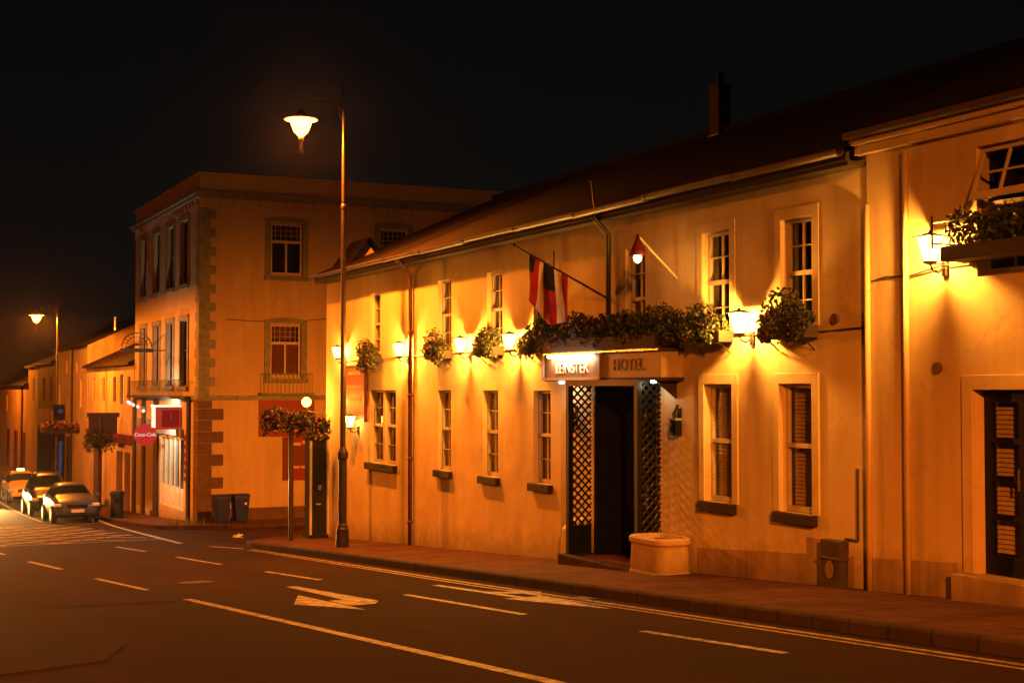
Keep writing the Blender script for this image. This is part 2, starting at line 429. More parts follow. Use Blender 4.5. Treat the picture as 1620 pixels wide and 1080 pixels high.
def cover(name, x, y, rx, ry, n, lab):
    b = MB(); p = [(x+rx*math.cos(2*math.pi*(k+.5)/n)*(1.414 if n == 4 else 1), y+ry*math.sin(2*math.pi*(k+.5)/n)*(1.414 if n == 4 else 1)) for k in range(n)]
    b.face([(a, c, G(c)+MZ) for a, c in p])
    for k in range(-3, 4):
        w_ = rx*.8*(math.sqrt(max(0, 1-(k/4)**2)) if n > 4 else 1); yy = y+ry*k/4
        b.face([(x-w_, yy-ry*.05, G(yy)+MZ+.004), (x+w_, yy-ry*.05, G(yy)+MZ+.004), (x+w_, yy+ry*.05, G(yy)+MZ+.004), (x-w_, yy+ry*.05, G(yy)+MZ+.004)], 1)
    return tag(b.build(name, [surf('cast_iron', (.02,.014,.010), .4, 15, .7), surf('worn_iron', (.07,.045,.032), .3, 15, .5)]), lab, 'drain cover')
cover('manhole_cover', 5.6, 24.5, .32, .32, 20, 'round iron manhole cover in the middle lane beyond the turn arrow')
cover('gully_grate', 9.28, 17.2, .14, .22, 4, 'rectangular gully grate against the kerb by the entrance')

# ------------------------------------------------------------------ wall planes
def onx(X):   # facade facing the street (-X): u along Y, w outwards
    return lambda u, w, z: (X-w, u, z)
def ony(Y):   # wall facing -Y: u along X
    return lambda u, w, z: (u, Y-w, z)

def holed(b, u0, u1, zlo, z1, holes, depth=.2):
    """wall sheet u0..u1 with rectangular openings and their reveals; zlo may be a function of u"""
    us = sorted(set([u0, u1]+[h[0] for h in holes]+[h[1] for h in holes]))
    zl = min(zlo(u0), zlo(u1))-.3
    zs = sorted(set([zl, z1]+[h[2] for h in holes]+[h[3] for h in holes]))
    us = [u for u in us if u0-1e-6 <= u <= u1+1e-6]
    for a, c in zip(us, us[1:]):
        for p, q in zip(zs, zs[1:]):
            mu, mz = (a+c)/2, (p+q)/2
            if any(h[0] < mu < h[1] and h[2] < mz < h[3] for h in holes): continue
            b.face([(a,0,p),(c,0,p),(c,0,q),(a,0,q)])
    for h in holes:
        d = h[4] if len(h) > 4 else depth
        a, c, p, q = h[:4]
        b.face([(a,0,p),(a,-d,p),(a,-d,q),(a,0,q)]); b.face([(c,0,p),(c,-d,p),(c,-d,q),(c,0,q)])
        b.face([(a,0,q),(a,-d,q),(c,-d,q),(c,0,q)]); b.face([(a,0,p),(a,-d,p),(c,-d,p),(c,0,p)])

def curtain_mesh(T, u0, u1, z0, z1, w, waves=5, amp=.03):
    b = MB(T); n = 24
    for k in range(n):
        a, c = u0+(u1-u0)*k/n, u0+(u1-u0)*(k+1)/n
        wa, wc = w+amp*math.sin(k/n*waves*6.28), w+amp*math.sin((k+1)/n*waves*6.28)
        b.face([(a,wa,z0),(c,wc,z0),(c,wc,z1),(a,wa,z1)])
    return b

def sash(parent, T, u0, u1, z0, z1, depth=.16, rail=.5, bars=(1,0), fr=.055, fill='dark', sill=None, surround=0, mt='trim', label=None, halfdark=None):
    """sash window set back in its opening: frame, panes, what hangs behind, sill, raised surround"""
    b = MB(T); w0, w1 = -depth, -depth+.06
    b.box(u0+.01, u0+fr, w0, w1, z0+.01, z1-.01); b.box(u1-fr, u1-.01, w0, w1, z0+.01, z1-.01)
    b.box(u0+fr, u1-fr, w0, w1, z1-fr, z1-.01); b.box(u0+fr, u1-fr, w0, w1, z0+.01, z0+fr+.03)
    zm = z0+(z1-z0)*rail
    if rail: b.box(u0+fr, u1-fr, w0+.01, w1+.02, zm-.03, zm+.03)
    nv, nh = bars
    for k in range(1, nv+1):
        u = u0+(u1-u0)*k/(nv+1)
        b.box(u-.009, u+.009, w0+.012, w1-.012, z0+fr+.03, z1-fr)
    for half in ((z0, zm), (zm, z1)):
        for k in range(1, nh+1):
            z = half[0]+(half[1]-half[0])*k/(nh+1)
            b.box(u0+fr, u1-fr, w0+.014, w1-.010, z-.009, z+.009)
    f = b.build('window', M[mt], parent)
    if label: f['label'] = label
    p = MB(T); p.face([(u0+.02,w0+.015,z0+.02),(u1-.02,w0+.015,z0+.02),(u1-.02,w0+.015,z1-.02),(u0+.02,w0+.015,z1-.02)])
    p.build('pane', M['glass'], f)
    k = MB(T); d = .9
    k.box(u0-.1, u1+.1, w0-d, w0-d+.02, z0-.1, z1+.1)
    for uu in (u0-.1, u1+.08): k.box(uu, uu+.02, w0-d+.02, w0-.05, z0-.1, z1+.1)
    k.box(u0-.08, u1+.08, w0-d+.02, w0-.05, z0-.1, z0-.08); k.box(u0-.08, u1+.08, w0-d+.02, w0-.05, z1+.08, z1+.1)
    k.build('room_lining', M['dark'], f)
    if fill == 'blind':
        s = MB(T); n = int((z1-z0)/.055)
        for i in range(n):
            z = z0+.05+i*.055
            s.face([(u0+.05,w0-.05,z),(u1-.05,w0-.05,z),(u1-.05,w0-.072,z+.046),(u0+.05,w0-.072,z+.046)])
        s.face([(u0+.04,w0-.095,z0+.02),(u1-.04,w0-.095,z0+.02),(u1-.04,w0-.095,z1-.02),(u0+.04,w0-.095,z1-.02)])
        s.build('blind', M['blind'], f)
    elif fill == 'curtain':
        curtain_mesh(T, u0+.02, u1-.02, z0, z1, w0-.10).build('curtain', M['curtain'], f, smooth=True)
    elif fill == 'net':
        curtain_mesh(T, u0+.02, u0+(u1-u0)*.45, z0, z1, w0-.10, 3).build('curtain', M['curtain'], f, smooth=True)
        curtain_mesh(T, u0+(u1-u0)*.72, u1-.02, z0, z1, w0-.08, 2).build('curtain', M['net'], f, smooth=True)
    if sill:
        s = MB(T); s.box(u0-sill, u1+sill, -depth+.02, .10, z0-.15, z0-.002); s.build('sill', M['sill'], f, bevel=.012)
    if surround:
        s = MB(T); g = surround
        t_ = .028 if z0 < 2 else .014
        s.box(u0-g, u0, 0, t_, z0, z1+g); s.box(u1, u1+g, 0, t_, z0, z1+g); s.box(u0, u1, 0, t_, z1, z1+g)
        s.build('surround', parent.get('_plaster') and M[parent['_plaster']] or M['hotel'], f, bevel=.006)
    return f

# ------------------------------------------------------------------ the long two storey hotel
XF = 11.9; Y0, Y1 = 14.32, 36.7
hotel = thing('hotel_building', (XF, 25.5, G(25.5)), 'long two storey cream hotel with slate roof and black trellised entrance porch', 'building')
T = onx(XF)
lower = [(28.02,28.75,-.13,1.62),(25.6,26.34,-.13,1.62),(23.28,24.0,-.13,1.62),(17.36,18.10,-.05,1.72),(15.46,16.2,-.06,1.72)]
dbl = (31.37,33.16,-.17,1.62)
upper = [(32.45,33.1,2.5,4.02),(28.0,28.76,2.5,4.04),(25.4,26.14,2.5,4.02),(23.3,24.0,2.5,4.02),(19.86,20.5,2.3,4.0),(17.42,18.15,2.5,4.03),(15.45,16.15,2.5,4.02)]
door = (19.45,21.6,G(20.5)+.10,1.76,.55)
wall = MB(T)
holed(wall, Y0, Y1, G, 4.70, [h+(.2,) for h in lower+upper]+[dbl+(.2,), door])
e = wall
xg = [(11.9,4.75),(17,7.0),(22.1,4.75)]
for yy in (Y1, Y0):
    if yy == Y1: wall.face([(yy,0,G(yy)-.3),(yy,-10.2,G(yy)-.3),(yy,-10.2,4.75),(yy,-5.1,7.0),(yy,0,4.75)])
    else: wall.face([(yy,0,4.70),(yy,-10.2,4.70),(yy,-5.1,6.95)])
wall.face([(Y0,-10.2,G(Y0)-.3),(Y1,-10.2,G(Y1)-.3),(Y1,-10.2,4.75),(Y0,-10.2,4.75)])
wall.build('wall', M['hotel'], hotel)
# stained skirting where the render meets the footway, right of the porch
pl = MB(T)
pl.face([(14.6,.018,G(14.6)-.1),(18.3,.018,G(18.3)-.1),(18.3,.018,-.78),(14.6,.018,-.52)]); pl.face([(14.6,.018,-.52),(18.3,.018,-.78),(18.3,0,-.78),(14.6,0,-.52)])
pl.face([(15.14,.021,-.56),(15.58,.021,-.59),(15.58,.021,-.36),(15.14,.021,-.36)])
pl.build('plinth', M['plinth'], hotel)
# roof: two slopes with thickness, eaves board, gutter
rf = MB()
for a, c in ((11.55, 17.0), (22.45, 17.0)):
    za = 4.74
    rf.face([(a,Y0,za),(a,Y1+.15,za),(c,Y1+.15,7.17),(c,Y0,7.17)])
    rf.face([(a,Y0,za-.09),(a,Y1+.15,za-.09),(c,Y1+.15,7.06),(c,Y0,7.06)])
    rf.face([(a,Y0,za),(a,Y1+.15,za),(a,Y1+.15,za-.09),(a,Y0,za-.09)])
    rf.face([(a,Y1+.15,za),(c,Y1+.15,7.17),(c,Y1+.15,7.06),(a,Y1+.15,za-.09)])
roof = rf.build('roof', M['slate'], hotel)
rt = MB(); rt.tube([(17,Y0,7.19),(17,Y1+.15,7.19)], .09, 8); rt.build('ridge_tile', M['slate'], roof)
ch = MB(); ch.box(16.85,17.15,25.05,25.4,6.9,8.1); ch.box(16.82,17.18,25.02,25.43,8.1,8.2); ch.box(16.82,17.18,25.02,25.43,7.0,7.10,1)
for k in (0,): ch.lathe((17,25.22,8.2), [(.10,0),(.09,.22),(.11,.24)], 10)
ch.build('chimney', [M['wood'], M['steel']], roof)
dm = MB()   # small dormer-like gablet on the end slope
dm.prism([(12.15,4.95),(13.15,4.95),(12.65,5.62)], 'y', 35.6, 36.6); 
dm.build('gablet', M['hotel'], roof)
dr = MB()
for s in (-1, 1): dr.face([(12.65,35.3,5.70),(12.65,36.85,5.70),(12.65+s*.72,36.85,4.78 if s < 0 else 4.95),(12.65+s*.72,35.3,4.78 if s < 0 else 4.95)])
dr.build('gablet_roof', M['slate'], roof)
sf = MB(T); sf.box(Y0, Y1+.1, 0, .30, 4.52, 4.58); sf.box(Y0, Y1+.1, .27, .33, 4.58, 4.69); sf.build('eaves_board', M['wood'], hotel)
gt = MB()
n = 8
ring = [(11.48+.075*math.cos(math.pi+math.pi*k/n), 4.71+.085*math.sin(math.pi+math.pi*k/n)) for k in range(n+1)]
ring2 = [(11.48+.06*math.cos(math.pi+math.pi*k/n), 4.71+.07*math.sin(math.pi+math.pi*k/n)) for k in range(n, -1, -1)]
y = Y0+.02; seg = 0
while y < Y1+.1:
    y2 = min(y+2.4, Y1+.12); jig = .012*math.sin(seg*2.1)
    gt.prism([(px, pz+jig) for px, pz in ring+ring2], 'y', y, y2)
    gt.prism([(11.48+.088*math.cos(math.pi+math.pi*k/n), 4.715+jig+.098*math.sin(math.pi+math.pi*k/n)) for k in range(n+1)]+[(11.48+.07*math.cos(math.pi*2-math.pi*k/n), 4.716+jig+.08*math.sin(math.pi*2-math.pi*k/n)) for k in range(n+1)], 'y', y2-.05, y2+.0)
    y = y2+.004; seg += 1
    if y2 >= Y1+.11: break
gt.build('gutter', M['gutter'], hotel, smooth=False)
def downpipe(y, z0, z1, r, mt, x=XF-.075):
    b = MB(); b.tube([(x-.33 if z1 > 4.5 else x, y, 4.63 if z1 > 4.5 else z1), (x-.25 if z1 > 4.5 else x, y, 4.53 if z1 > 4.5 else z1-.02), (x, y, min(z1, 4.3)), (x, y, z0)], r, 8)
    z = z0+.5
    while z < min(z1, 4.2):
        b.tube([(x,y,z),(x,y,z+.07)], r*1.35, 8); z += 1.45
    return b
downpipe(30.25, G(30.25), 4.6, .05, None).build('downpipe', M['pipe'], hotel, smooth=True)
downpipe(20.95, 2.35, 4.6, .045, None).build('downpipe', M['iron'], hotel, smooth=True)
hotel['_plaster'] = 'hotel'
for k, h in enumerate(lower):
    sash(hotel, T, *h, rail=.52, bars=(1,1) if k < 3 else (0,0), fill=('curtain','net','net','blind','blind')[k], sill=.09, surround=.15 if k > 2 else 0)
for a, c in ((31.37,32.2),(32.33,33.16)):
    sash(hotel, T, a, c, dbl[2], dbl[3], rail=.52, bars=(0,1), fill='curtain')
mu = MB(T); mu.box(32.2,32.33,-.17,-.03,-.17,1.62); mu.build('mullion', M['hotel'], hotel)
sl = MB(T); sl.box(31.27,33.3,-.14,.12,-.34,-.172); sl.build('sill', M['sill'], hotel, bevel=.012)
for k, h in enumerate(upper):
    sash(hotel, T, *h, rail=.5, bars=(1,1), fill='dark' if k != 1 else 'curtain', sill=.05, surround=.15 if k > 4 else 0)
vt = MB(T)
vt.lathe((0,0,0), [(.001,0)], 3) if False else None
def vent(parent, T, u, z, r):
    b = MB(T); b.prism([(u+r*math.cos(k*.524), z+r*math.sin(k*.524)) for k in range(12)], 'y', 0, .04); b.build('wall_vent', M['pipe'], parent)
vent(hotel, T, 14.95, 2.58, .07)
DOWN = []
# entrance: recessed doors, projecting trellis cheeks, posts, step
rc = MB(T); a, c, p, q, d = door
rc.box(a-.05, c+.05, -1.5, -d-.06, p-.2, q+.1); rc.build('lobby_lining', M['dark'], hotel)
def leaf(y0, y1):
    b = MB(T); w0, w1 = -d, -d+.05
    b.box(y0, y0+.11, w0, w1, p, q-.02); b.box(y1-.11, y1, w0, w1, p, q-.02)
    b.box(y0+.11, y1-.11, w0, w1, q-.14, q-.02); b.box(y0+.11, y1-.11, w0, w1, p, p+.75); b.box(y0+.11, y1-.11, w0, w1, .55, .65)
    b.box(y0+.18, y1-.18, w1, w1+.02, p+.15, p+.62)
    o = b.build('door', M['green'], hotel, bevel=.006)
    g = MB(T); g.face([(y0+.1,w0+.02,p+.7),(y1-.1,w0+.02,p+.7),(y1-.1,w0+.02,q-.1),(y0+.1,w0+.02,q-.1)]); g.build('pane', M['glass'], o)
    h = MB(T); h.tube([(y0+.06,w1+.05,-.35),(y0+.06,w1+.05,.0)], .014, 8); h.build('handle', M['steel'], o)
leaf(a+.01, (a+c)/2-.005); leaf((a+c)/2+.005, c-.01)
nt_ = MB(T); nt_.box(20.66,20.74,-d+.052,-d+.06,1.15,1.55); nt_.build('door_notice', M['cream'], hotel)
def trellis(y, zb):
    b = MB()
    x0, x1, z0, z1 = 11.50, 11.885, zb, 1.74
    sp = .145; bw = .017
    W = x1-x0
    for sg in (1, -1):
        k = -int(W/sp)-2
        while z0+k*sp < z1+W:
            zs = z0+k*sp; k += 1
            # bar from x0 rising (sg=1) or falling
            A = (0, zs) if sg > 0 else (0, zs+W)
            B = (W, zs+W) if sg > 0 else (W, zs)
            (xa, za), (xb, zb_) = A, B
            def cl(xa, za, xb, zb_, zc):
                t = (zc-za)/(zb_-za); return xa+(xb-xa)*t, zc
            lo, hi = (A, B) if za < zb_ else (B, A)
            if hi[1] <= z0+.02 or lo[1] >= z1-.02: continue
            if lo[1] < z0: lo = cl(*lo, *hi, z0)
            if hi[1] > z1: hi = cl(*lo, *hi, z1)
            dx, dz = hi[0]-lo[0], hi[1]-lo[1]; l = math.hypot(dx, dz)
            if l < .03: continue
            nx, nz = -dz/l*bw, dx/l*bw
            poly = [(x0+lo[0]+nx, lo[1]+nz), (x0+hi[0]+nx, hi[1]+nz), (x0+hi[0]-nx, hi[1]-nz), (x0+lo[0]-nx, lo[1]-nz)]
            o = 0 if sg > 0 else .013
            b.prism(poly, 'y', y+o, y+o+.012)
    b.box(x0,x1,y-.004,y+.03,z0-.05,z0); b.box(x0,x1,y-.004,y+.03,z1,z1+.05)
    b.box(x0,x1,y+.004,y+.024,G(y)+.02,z0-.05)
    return b.build('trellis_panel', M['green'], hotel)
trellis(21.68, -.72); trellis(19.36, -.70)
po = MB()
for y in (19.3, 21.64): po.box(11.41,11.5,y,y+.10,G(y)-.02,1.80)
po.box(11.41,11.5,19.4,21.64,1.70,1.80)
po.build('porch_post', M['green'], hotel)
po = MB()
po.box(11.885,12.44,19.46,19.5,door[2],1.72); po.box(11.885,12.44,21.55,21.59,door[2],1.72); po.box(11.885,12.44,19.46,21.59,1.722,1.752); po.build('reveal_lining', M['green'], hotel)  # dark panels added over the reveal to stand for its shade
for yy, pw in ((22.3,10),(19.14,4)):
    DOWN.append((yy, pw))
st = MB(); st.box(11.3,12.45,19.3,21.85,G(20.5)-.2,G(20.5)+.10); st.build('step', M['kerb'], hotel, bevel=.02)
mt_ = MB(); mt_.box(11.55,12.2,19.7,21.3,G(20.5)+.10,G(20.5)+.115); mt_.build('door_mat', M['darkred'], hotel)
# canopy with fascia board, dark soffit and lead edge
cn = MB(); cn.box(11.5,11.9,18.72,22.62,1.83,2.24); canopy = cn.build('canopy', M['cream'], hotel, bevel=.008)
cn = MB(); cn.box(11.46,11.9,18.68,22.66,2.24,2.29); cn.box(11.46,11.9,18.68,22.66,1.785,1.83); cn.build('canopy_moulding', M['wood'], canopy)
cn = MB(); cn.box(11.43,11.455,18.7,22.66,2.255,2.285); cn.build('lead_edge', M['steel'], canopy)
br = MB(); br.prism([(11.52,1.785),(11.9,1.785),(11.9,1.5)], 'y', 18.9, 18.95); br.build('bracket', M['wood'], canopy)
for yy, pw in DOWN:
    b = MB(); b.lathe((11.62,yy,1.742), [(.03,0),(.05,.012),(.05,.04)], 10); b.build('downlight', M['strip'], canopy)
    point('downlight_bulb', (11.62-hotel.location.x,yy-hotel.location.y,1.70-hotel.location.z), (1,.72,.42), pw, .03, hotel)
def lettering(txt, size, loc, rot, mt, parent, name='lettering', ext=.008, font_sx=1, spacing=1):
    cu = bpy.data.curves.new('txt', 'FONT'); cu.body = txt; cu.size = size; cu.extrude = ext; cu.align_x = 'CENTER'; cu.align_y = 'CENTER'; cu.space_character = spacing
    ob = bpy.data.objects.new('txt', cu); col.objects.link(ob)
    bpy.context.view_layer.update()
    me = bpy.data.meshes.new_from_object(ob.evaluated_get(bpy.context.evaluated_depsgraph_get()))
    bpy.data.objects.remove(ob); bpy.data.curves.remove(cu)
    me.transform(Matrix.Diagonal((font_sx,1,1,1)))
    me.materials.clear(); me.materials.append(mt)
    o = bpy.data.objects.new(name, me); col.objects.link(o)
    off = Vector((0,0,0)); p = parent
    while p is not None: off += p.location; p = p.parent
    o.parent = parent; o.location = Vector(loc)-off; o.rotation_euler = rot
    return o
FACE_STREET = (R(90), 0, R(-90)); FACE_BACK = (R(90), 0, 0)
lettering('HOTEL', .27, (11.49, 19.72, 2.035), FACE_STREET, M['letter'], canopy, font_sx=1.12, spacing=1.08)
# lit name box on the left half of the canopy
box = thing('sign_box', (11.45, 21.55, 1.83), 'shallow framed name sign under a bright white strip light on the canopy', 'sign')
b = MB(); b.box(11.42,11.495,20.55,22.58,1.84,2.235); b.build('sign_board', surf('sign_brown', (.22,.12,.06), .2, 4, .5), box)
b = MB(); b.box(11.38,11.418,20.52,22.62,1.80,1.845); b.box(11.38,11.418,22.58,22.62,1.845,2.24); b.build('sign_frame', M['trim'], box)
b = MB(); b.tube([(11.35,20.75,2.215),(11.35,22.3,2.215)], .022, 8); b.box(11.33,11.42,20.75,20.78,2.20,2.24); b.box(11.33,11.42,22.27,22.3,2.20,2.24); b.build('strip_light', M['strip'], box)
lettering('LEINSTER', .26, (11.41, 21.52, 2.0), FACE_STREET, M['plate'], box, font_sx=1.12)
al = bpy.data.lights.new('strip_lamp', 'AREA'); al.shape = 'RECTANGLE'; al.size = 1.5; al.size_y = .03; al.energy = 17; al.color = (1,.86,.55)
ao = bpy.data.objects.new('strip_lamp', al); col.objects.link(ao); ao.parent = box; ao.location = Vector((11.345,21.52,2.18))-box.location; ao.rotation_euler = (0, R(-28), R(0)); ao.rotation_euler = Vector((.45,0,-.9)).to_track_quat('-Z','Y').to_euler()

# ------------------------------------------------------------------ right hand house
XH = 11.87; TH = onx(XH)
house = thing('town_house', (XH, 9, G(9)), 'ochre two storey house with deep eaves and dark green glazed door at the right edge', 'house')
house['_plaster'] = 'house'
uw8 = (10.95,12.34,2.95,4.46); hd = (11.14,12.42,-.49,1.64)
uw9 = (6.2,7.6,2.95,4.46); gw9 = (6.3,7.5,-.1,1.64)
w = MB(TH); holed(w, 3.0, 14.28, G, 4.7, [uw8+(.2,), hd+(.22,), uw9+(.2,), gw9+(.2,)])
w.face([(3.0,0,G(3)-.3),(3.0,-10,G(3)-.3),(3.0,-10,4.7),(3.0,-5,7.05),(3.0,0,4.7)]); w.face([(14.28,0,4.4),(14.28,-10,4.4),(14.28,-10,4.7),(14.28,-5,7.05),(14.28,0,4.7)])
w.face([(3,-10,G(3)-.3),(14.28,-10,G(14)-.3),(14.28,-10,4.7),(3,-10,4.7)])
w.build('wall', M['house'], house)
pl = MB(TH); pl.face([(12.7,.018,G(12.7)-.1),(14.27,.018,G(14.27)-.1),(14.27,.018,-.5),(12.7,.018,-.39)]); pl.face([(12.7,0,-.39),(14.27,0,-.5),(14.27,.018,-.5),(12.7,.018,-.39)])
pl.face([(3,.018,G(3)-.1),(11.0,.018,G(11)-.1),(11.0,.018,-.28),(3,.018,.2)]); pl.build('plinth', M['plinth'], house)
r_ = MB()
for a, c in ((11.6, 16.9), (22.2, 16.9)):
    r_.face([(a,3,4.96),(a,14.45,4.96),(c,14.45,7.36),(c,3,7.36)]); r_.face([(a,3,4.89),(a,14.45,4.89),(c,14.45,7.26),(c,3,7.26)]); r_.face([(a,14.45,4.96),(c,14.45,7.36),(c,14.45,7.26),(a,14.45,4.89)])
r_.build('roof', M['slate'], house)
s_ = MB(TH); s_.box(3.0,14.4,0,.10,4.66,4.78); s_.box(3.0,14.42,0,.17,4.78,4.85); s_.build('cornice', M['house'], house, bevel=.01)
s_ = MB(TH); s_.box(3.0,14.44,.16,.27,4.852,4.95); s_.build('gutter', M['gutter'], house, bevel=.02)
b = MB(); b.tube([(XH-.05,13.5,4.59),(XH-.05,13.5,G(13.5))], .038, 8); b.build('downpipe', M['house'], house, smooth=True)
b = MB(); b.tube([(XH-.05,14.22,4.0),(XH-.05,14.22,G(14.2))], .038, 8); b.build('downpipe', M['house'], house, smooth=True)
vent(house, TH, 13.0, 1.9, .07)
def trifold(u0, u1, z0, z1):
    f = sash(house, TH, u0, u1, z0, z0+(z1-z0)*.58, rail=0, bars=(2,0), fill='dark')
    # top-hung upper light pushed open
    zt, zb = z1-.02, z0+(z1-z0)*.58; tilt = .22
    def TT(u, w, z):
        k = (zt-z)/(zt-zb); return TH(u, -.12+w+tilt*k, z)
    b = MB(TT); fr = .05
    b.box(u0+.02,u0+.02+fr,0,.045,zb,zt); b.box(u1-.02-fr,u1-.02,0,.045,zb,zt); b.box(u0+.07,u1-.07,0,.045,zt-fr,zt); b.box(u0+.07,u1-.07,0,.045,zb,zb+.09)
    for k in (1,2):
        u = u0+(u1-u0)*k/3; b.box(u-.013,u+.013,.005,.04,zb+.09,zt-fr)
    b.box(u0+.07,u1-.07,.008,.038,(zt+zb)/2-.012,(zt+zb)/2+.014)
    o = b.build('open_light', M['trim'], f); o['label'] = 'upper light pushed open at the bottom'
    g = MB(TT); g.face([(u0+.05,.02,zb+.05),(u1-.05,.02,zb+.05),(u1-.05,.02,zt-.03),(u0+.05,.02,zt-.03)]); g.build('pane', M['glass'], f)
    k = MB(TH); k.box(u0,u1,-.95,-.93,z0,z1); k.box(u0,u0+.02,-.93,-.2,z0,z1); k.box(u1-.02,u1,-.93,-.2,z0,z1); k.build('room_lining', M['dark'], f)
trifold(*uw8); trifold(*uw9)
sash(house, TH, *gw9, rail=.5, fill='curtain', sill=.08)
def frenchleaf(u0, u1):
    b = MB(TH); w0, w1 = -.2, -.14; z0, z1 = hd[2]+.01, hd[3]-.02
    b.box(u0,u0+.09,w0,w1,z0,z1); b.box(u1-.09,u1,w0,w1,z0,z1); b.box(u0+.09,u1-.09,w0,w1,z1-.12,z1); b.box(u0+.09,u1-.09,w0,w1,z0,z0+.22)
    for k in (1,2,3):
        z = z0+.22+(z1-.12-z0-.22)*k/4; b.box(u0+.09,u1-.09,w0+.005,w1-.005,z-.035,z+.035)
    o = b.build('door', M['green'], house, bevel=.005)
    g = MB(TH); g.face([(u0+.08,w0+.02,z0+.2),(u1-.08,w0+.02,z0+.2),(u1-.08,w0+.02,z1-.1),(u0+.08,w0+.02,z1-.1)]); g.build('pane', M['glass'], o)
    s = MB(TH); z = z0+.24
    while z < z1-.14:
        s.face([(u0+.07,w0-.05,z),(u1-.07,w0-.05,z),(u1-.07,w0-.07,z+.046),(u0+.07,w0-.07,z+.046)]); z += .055
    s.build('blind', M['blind'], o)
    h = MB(TH); h.tube([(u0+.045,w1+.05,.5),(u0+.045,w1+.05,.75)], .012, 6); h.build('handle', M['steel'], o)
frenchleaf(hd[0]+.02, (hd[0]+hd[1])/2-.006); frenchleaf((hd[0]+hd[1])/2+.006, hd[1]-.02)
k = MB(TH); k.box(hd[0]-.05,hd[1]+.05,-1.0,-.98,hd[2]-.1,hd[3]+.1); k.box(hd[0]-.05,hd[0]-.03,-.97,-.24,hd[2],hd[3]); k.box(hd[1]+.03,hd[1]+.05,-.97,-.24,hd[2],hd[3]); k.build('room_lining', M['dark'], house)
s_ = MB(TH); g = .17
s_.box(hd[0]-g,hd[0],0,.03,hd[2],hd[3]+g); s_.box(hd[1],hd[1]+g,0,.03,hd[2],hd[3]+g); s_.box(hd[0],hd[1],0,.03,hd[3],hd[3]+g); s_.build('surround', M['house'], house, bevel=.006)
s_ = MB(TH); s_.box(11.02,12.66,-.2,.16,G(12)-.1,hd[2]-.004); s_.build('step', M['plinth'], house, bevel=.015)
lamp_hood = None

# ------------------------------------------------------------------ lamps
SOD = (1, .215, .012)
def street_lamp_proto():
    r = thing('street_lamp', (0,0,0), '', 'street lamp', 'tall sodium street lamps')
    b = MB()
    b.lathe((0,0,0), [(.15,0),(.15,.42),(.12,.46),(.12,.5),(.095,.54),(.095,2.0),(.13,2.05),(.13,2.16),(.1,2.22),(.065,2.3),(.06,7.8),(.07,7.8),(.07,7.86),(.05,7.9),(.042,10.3),(.03,10.7),(.01,10.78)], 14)
    b.build('column', M['pole'], r, smooth=False)
    a = MB()
    pts = [(0,0,10.0)]+[(-.05-.5*(1-math.cos(R(k*18)))*1.0, 0, 10.0+.32*math.sin(R(k*18))) for k in range(1,8)]+[(-1.03,0,10.02)]
    a.tube(pts, .017, 8); a.tube([(0,0,9.75),(-.2,0,10.14)], .009, 6); a.build('arm', M['iron'], r, smooth=True)
    h = MB()
    h.lathe((-1.03,0,9.78), [(.40,0),(.36,.03),(.16,.10),(.07,.2),(.03,.26)], 18); h.build('cap', M['pole'], r, smooth=False)
    g = MB(); g.lathe((-1.03,0,9.40), [(.06,0),(.16,.10),(.22,.25),(.25,.36),(.37,.372)], 18); g.build('bowl', M['sodium'], r, smooth=True)
    f = MB(); f.lathe((-1.03,0,9.0), [(.01,0),(.045,.06),(.03,.14),(.05,.3),(.07,.395)], 10); f.build('finial', M['pole'], r, smooth=True)
    return r
lp = street_lamp_proto()
lamp1 = lp; lamp1.location = (10.42, 30.9, G(30.9)); lamp1['label'] = 'tall dark street lamp glowing orange on the pavement before the hotel'
lamp2 = copy_tree(lp); lamp2.location = (9.62+.3, 75, G(75)); lamp2['label'] = 'distant lit street lamp with flower baskets behind the parked cars'
lamp3 = copy_tree(lp); lamp3.location = (-6.4, -17, G(-17)); lamp3.rotation_euler.z = math.pi; lamp3['label'] = 'street lamp on the far pavement behind the viewer'
def spot(name, loc, aim, c, power, size, blend, r, parent):
    l = bpy.data.lights.new(name, 'SPOT'); l.color = c; l.energy = power; l.shadow_soft_size = r; l.spot_size = R(size); l.spot_blend = blend
    o = bpy.data.objects.new(name, l); col.objects.link(o); o.parent = parent; o.location = loc
    o.rotation_euler = Vector(aim).to_track_quat('-Z','Y').to_euler(); return o
def sod(o, power, aim=(0,0,-1), size=172, blend=1, dx=-1.03):
    spot('sodium_lamp', (dx,0,9.66), aim, SOD, power, size, blend, .12, o)
    point('sodium_stray', (dx,0,9.66), SOD, power*.07 if size == 172 else power*.03 if size > 100 else 1000, .12, o)
lamp4 = copy_tree(lp); lamp4.location = (-6.4, 58, G(58)); lamp4.rotation_euler.z = math.pi; lamp4['label'] = 'unseen street lamp added opposite the corner building to light its front'  # out of view, added to brighten the corner front
lamp5 = copy_tree(lp); lamp5.location = (9.9, 114, G(114)); lamp5['label'] = 'unseen farthest street lamp added to light the low orange houses'  # out of view, added to brighten the farthest houses
for o_ in (lamp4, lamp5): sod(o_, 90000 if o_ is lamp4 else 20000, size=180, blend=.10)
sod(lamp1, 31000); sod(lamp2, 24000, size=180, blend=.12); sod(lamp3, 350000, (-.37,-.72,-.62), 68)

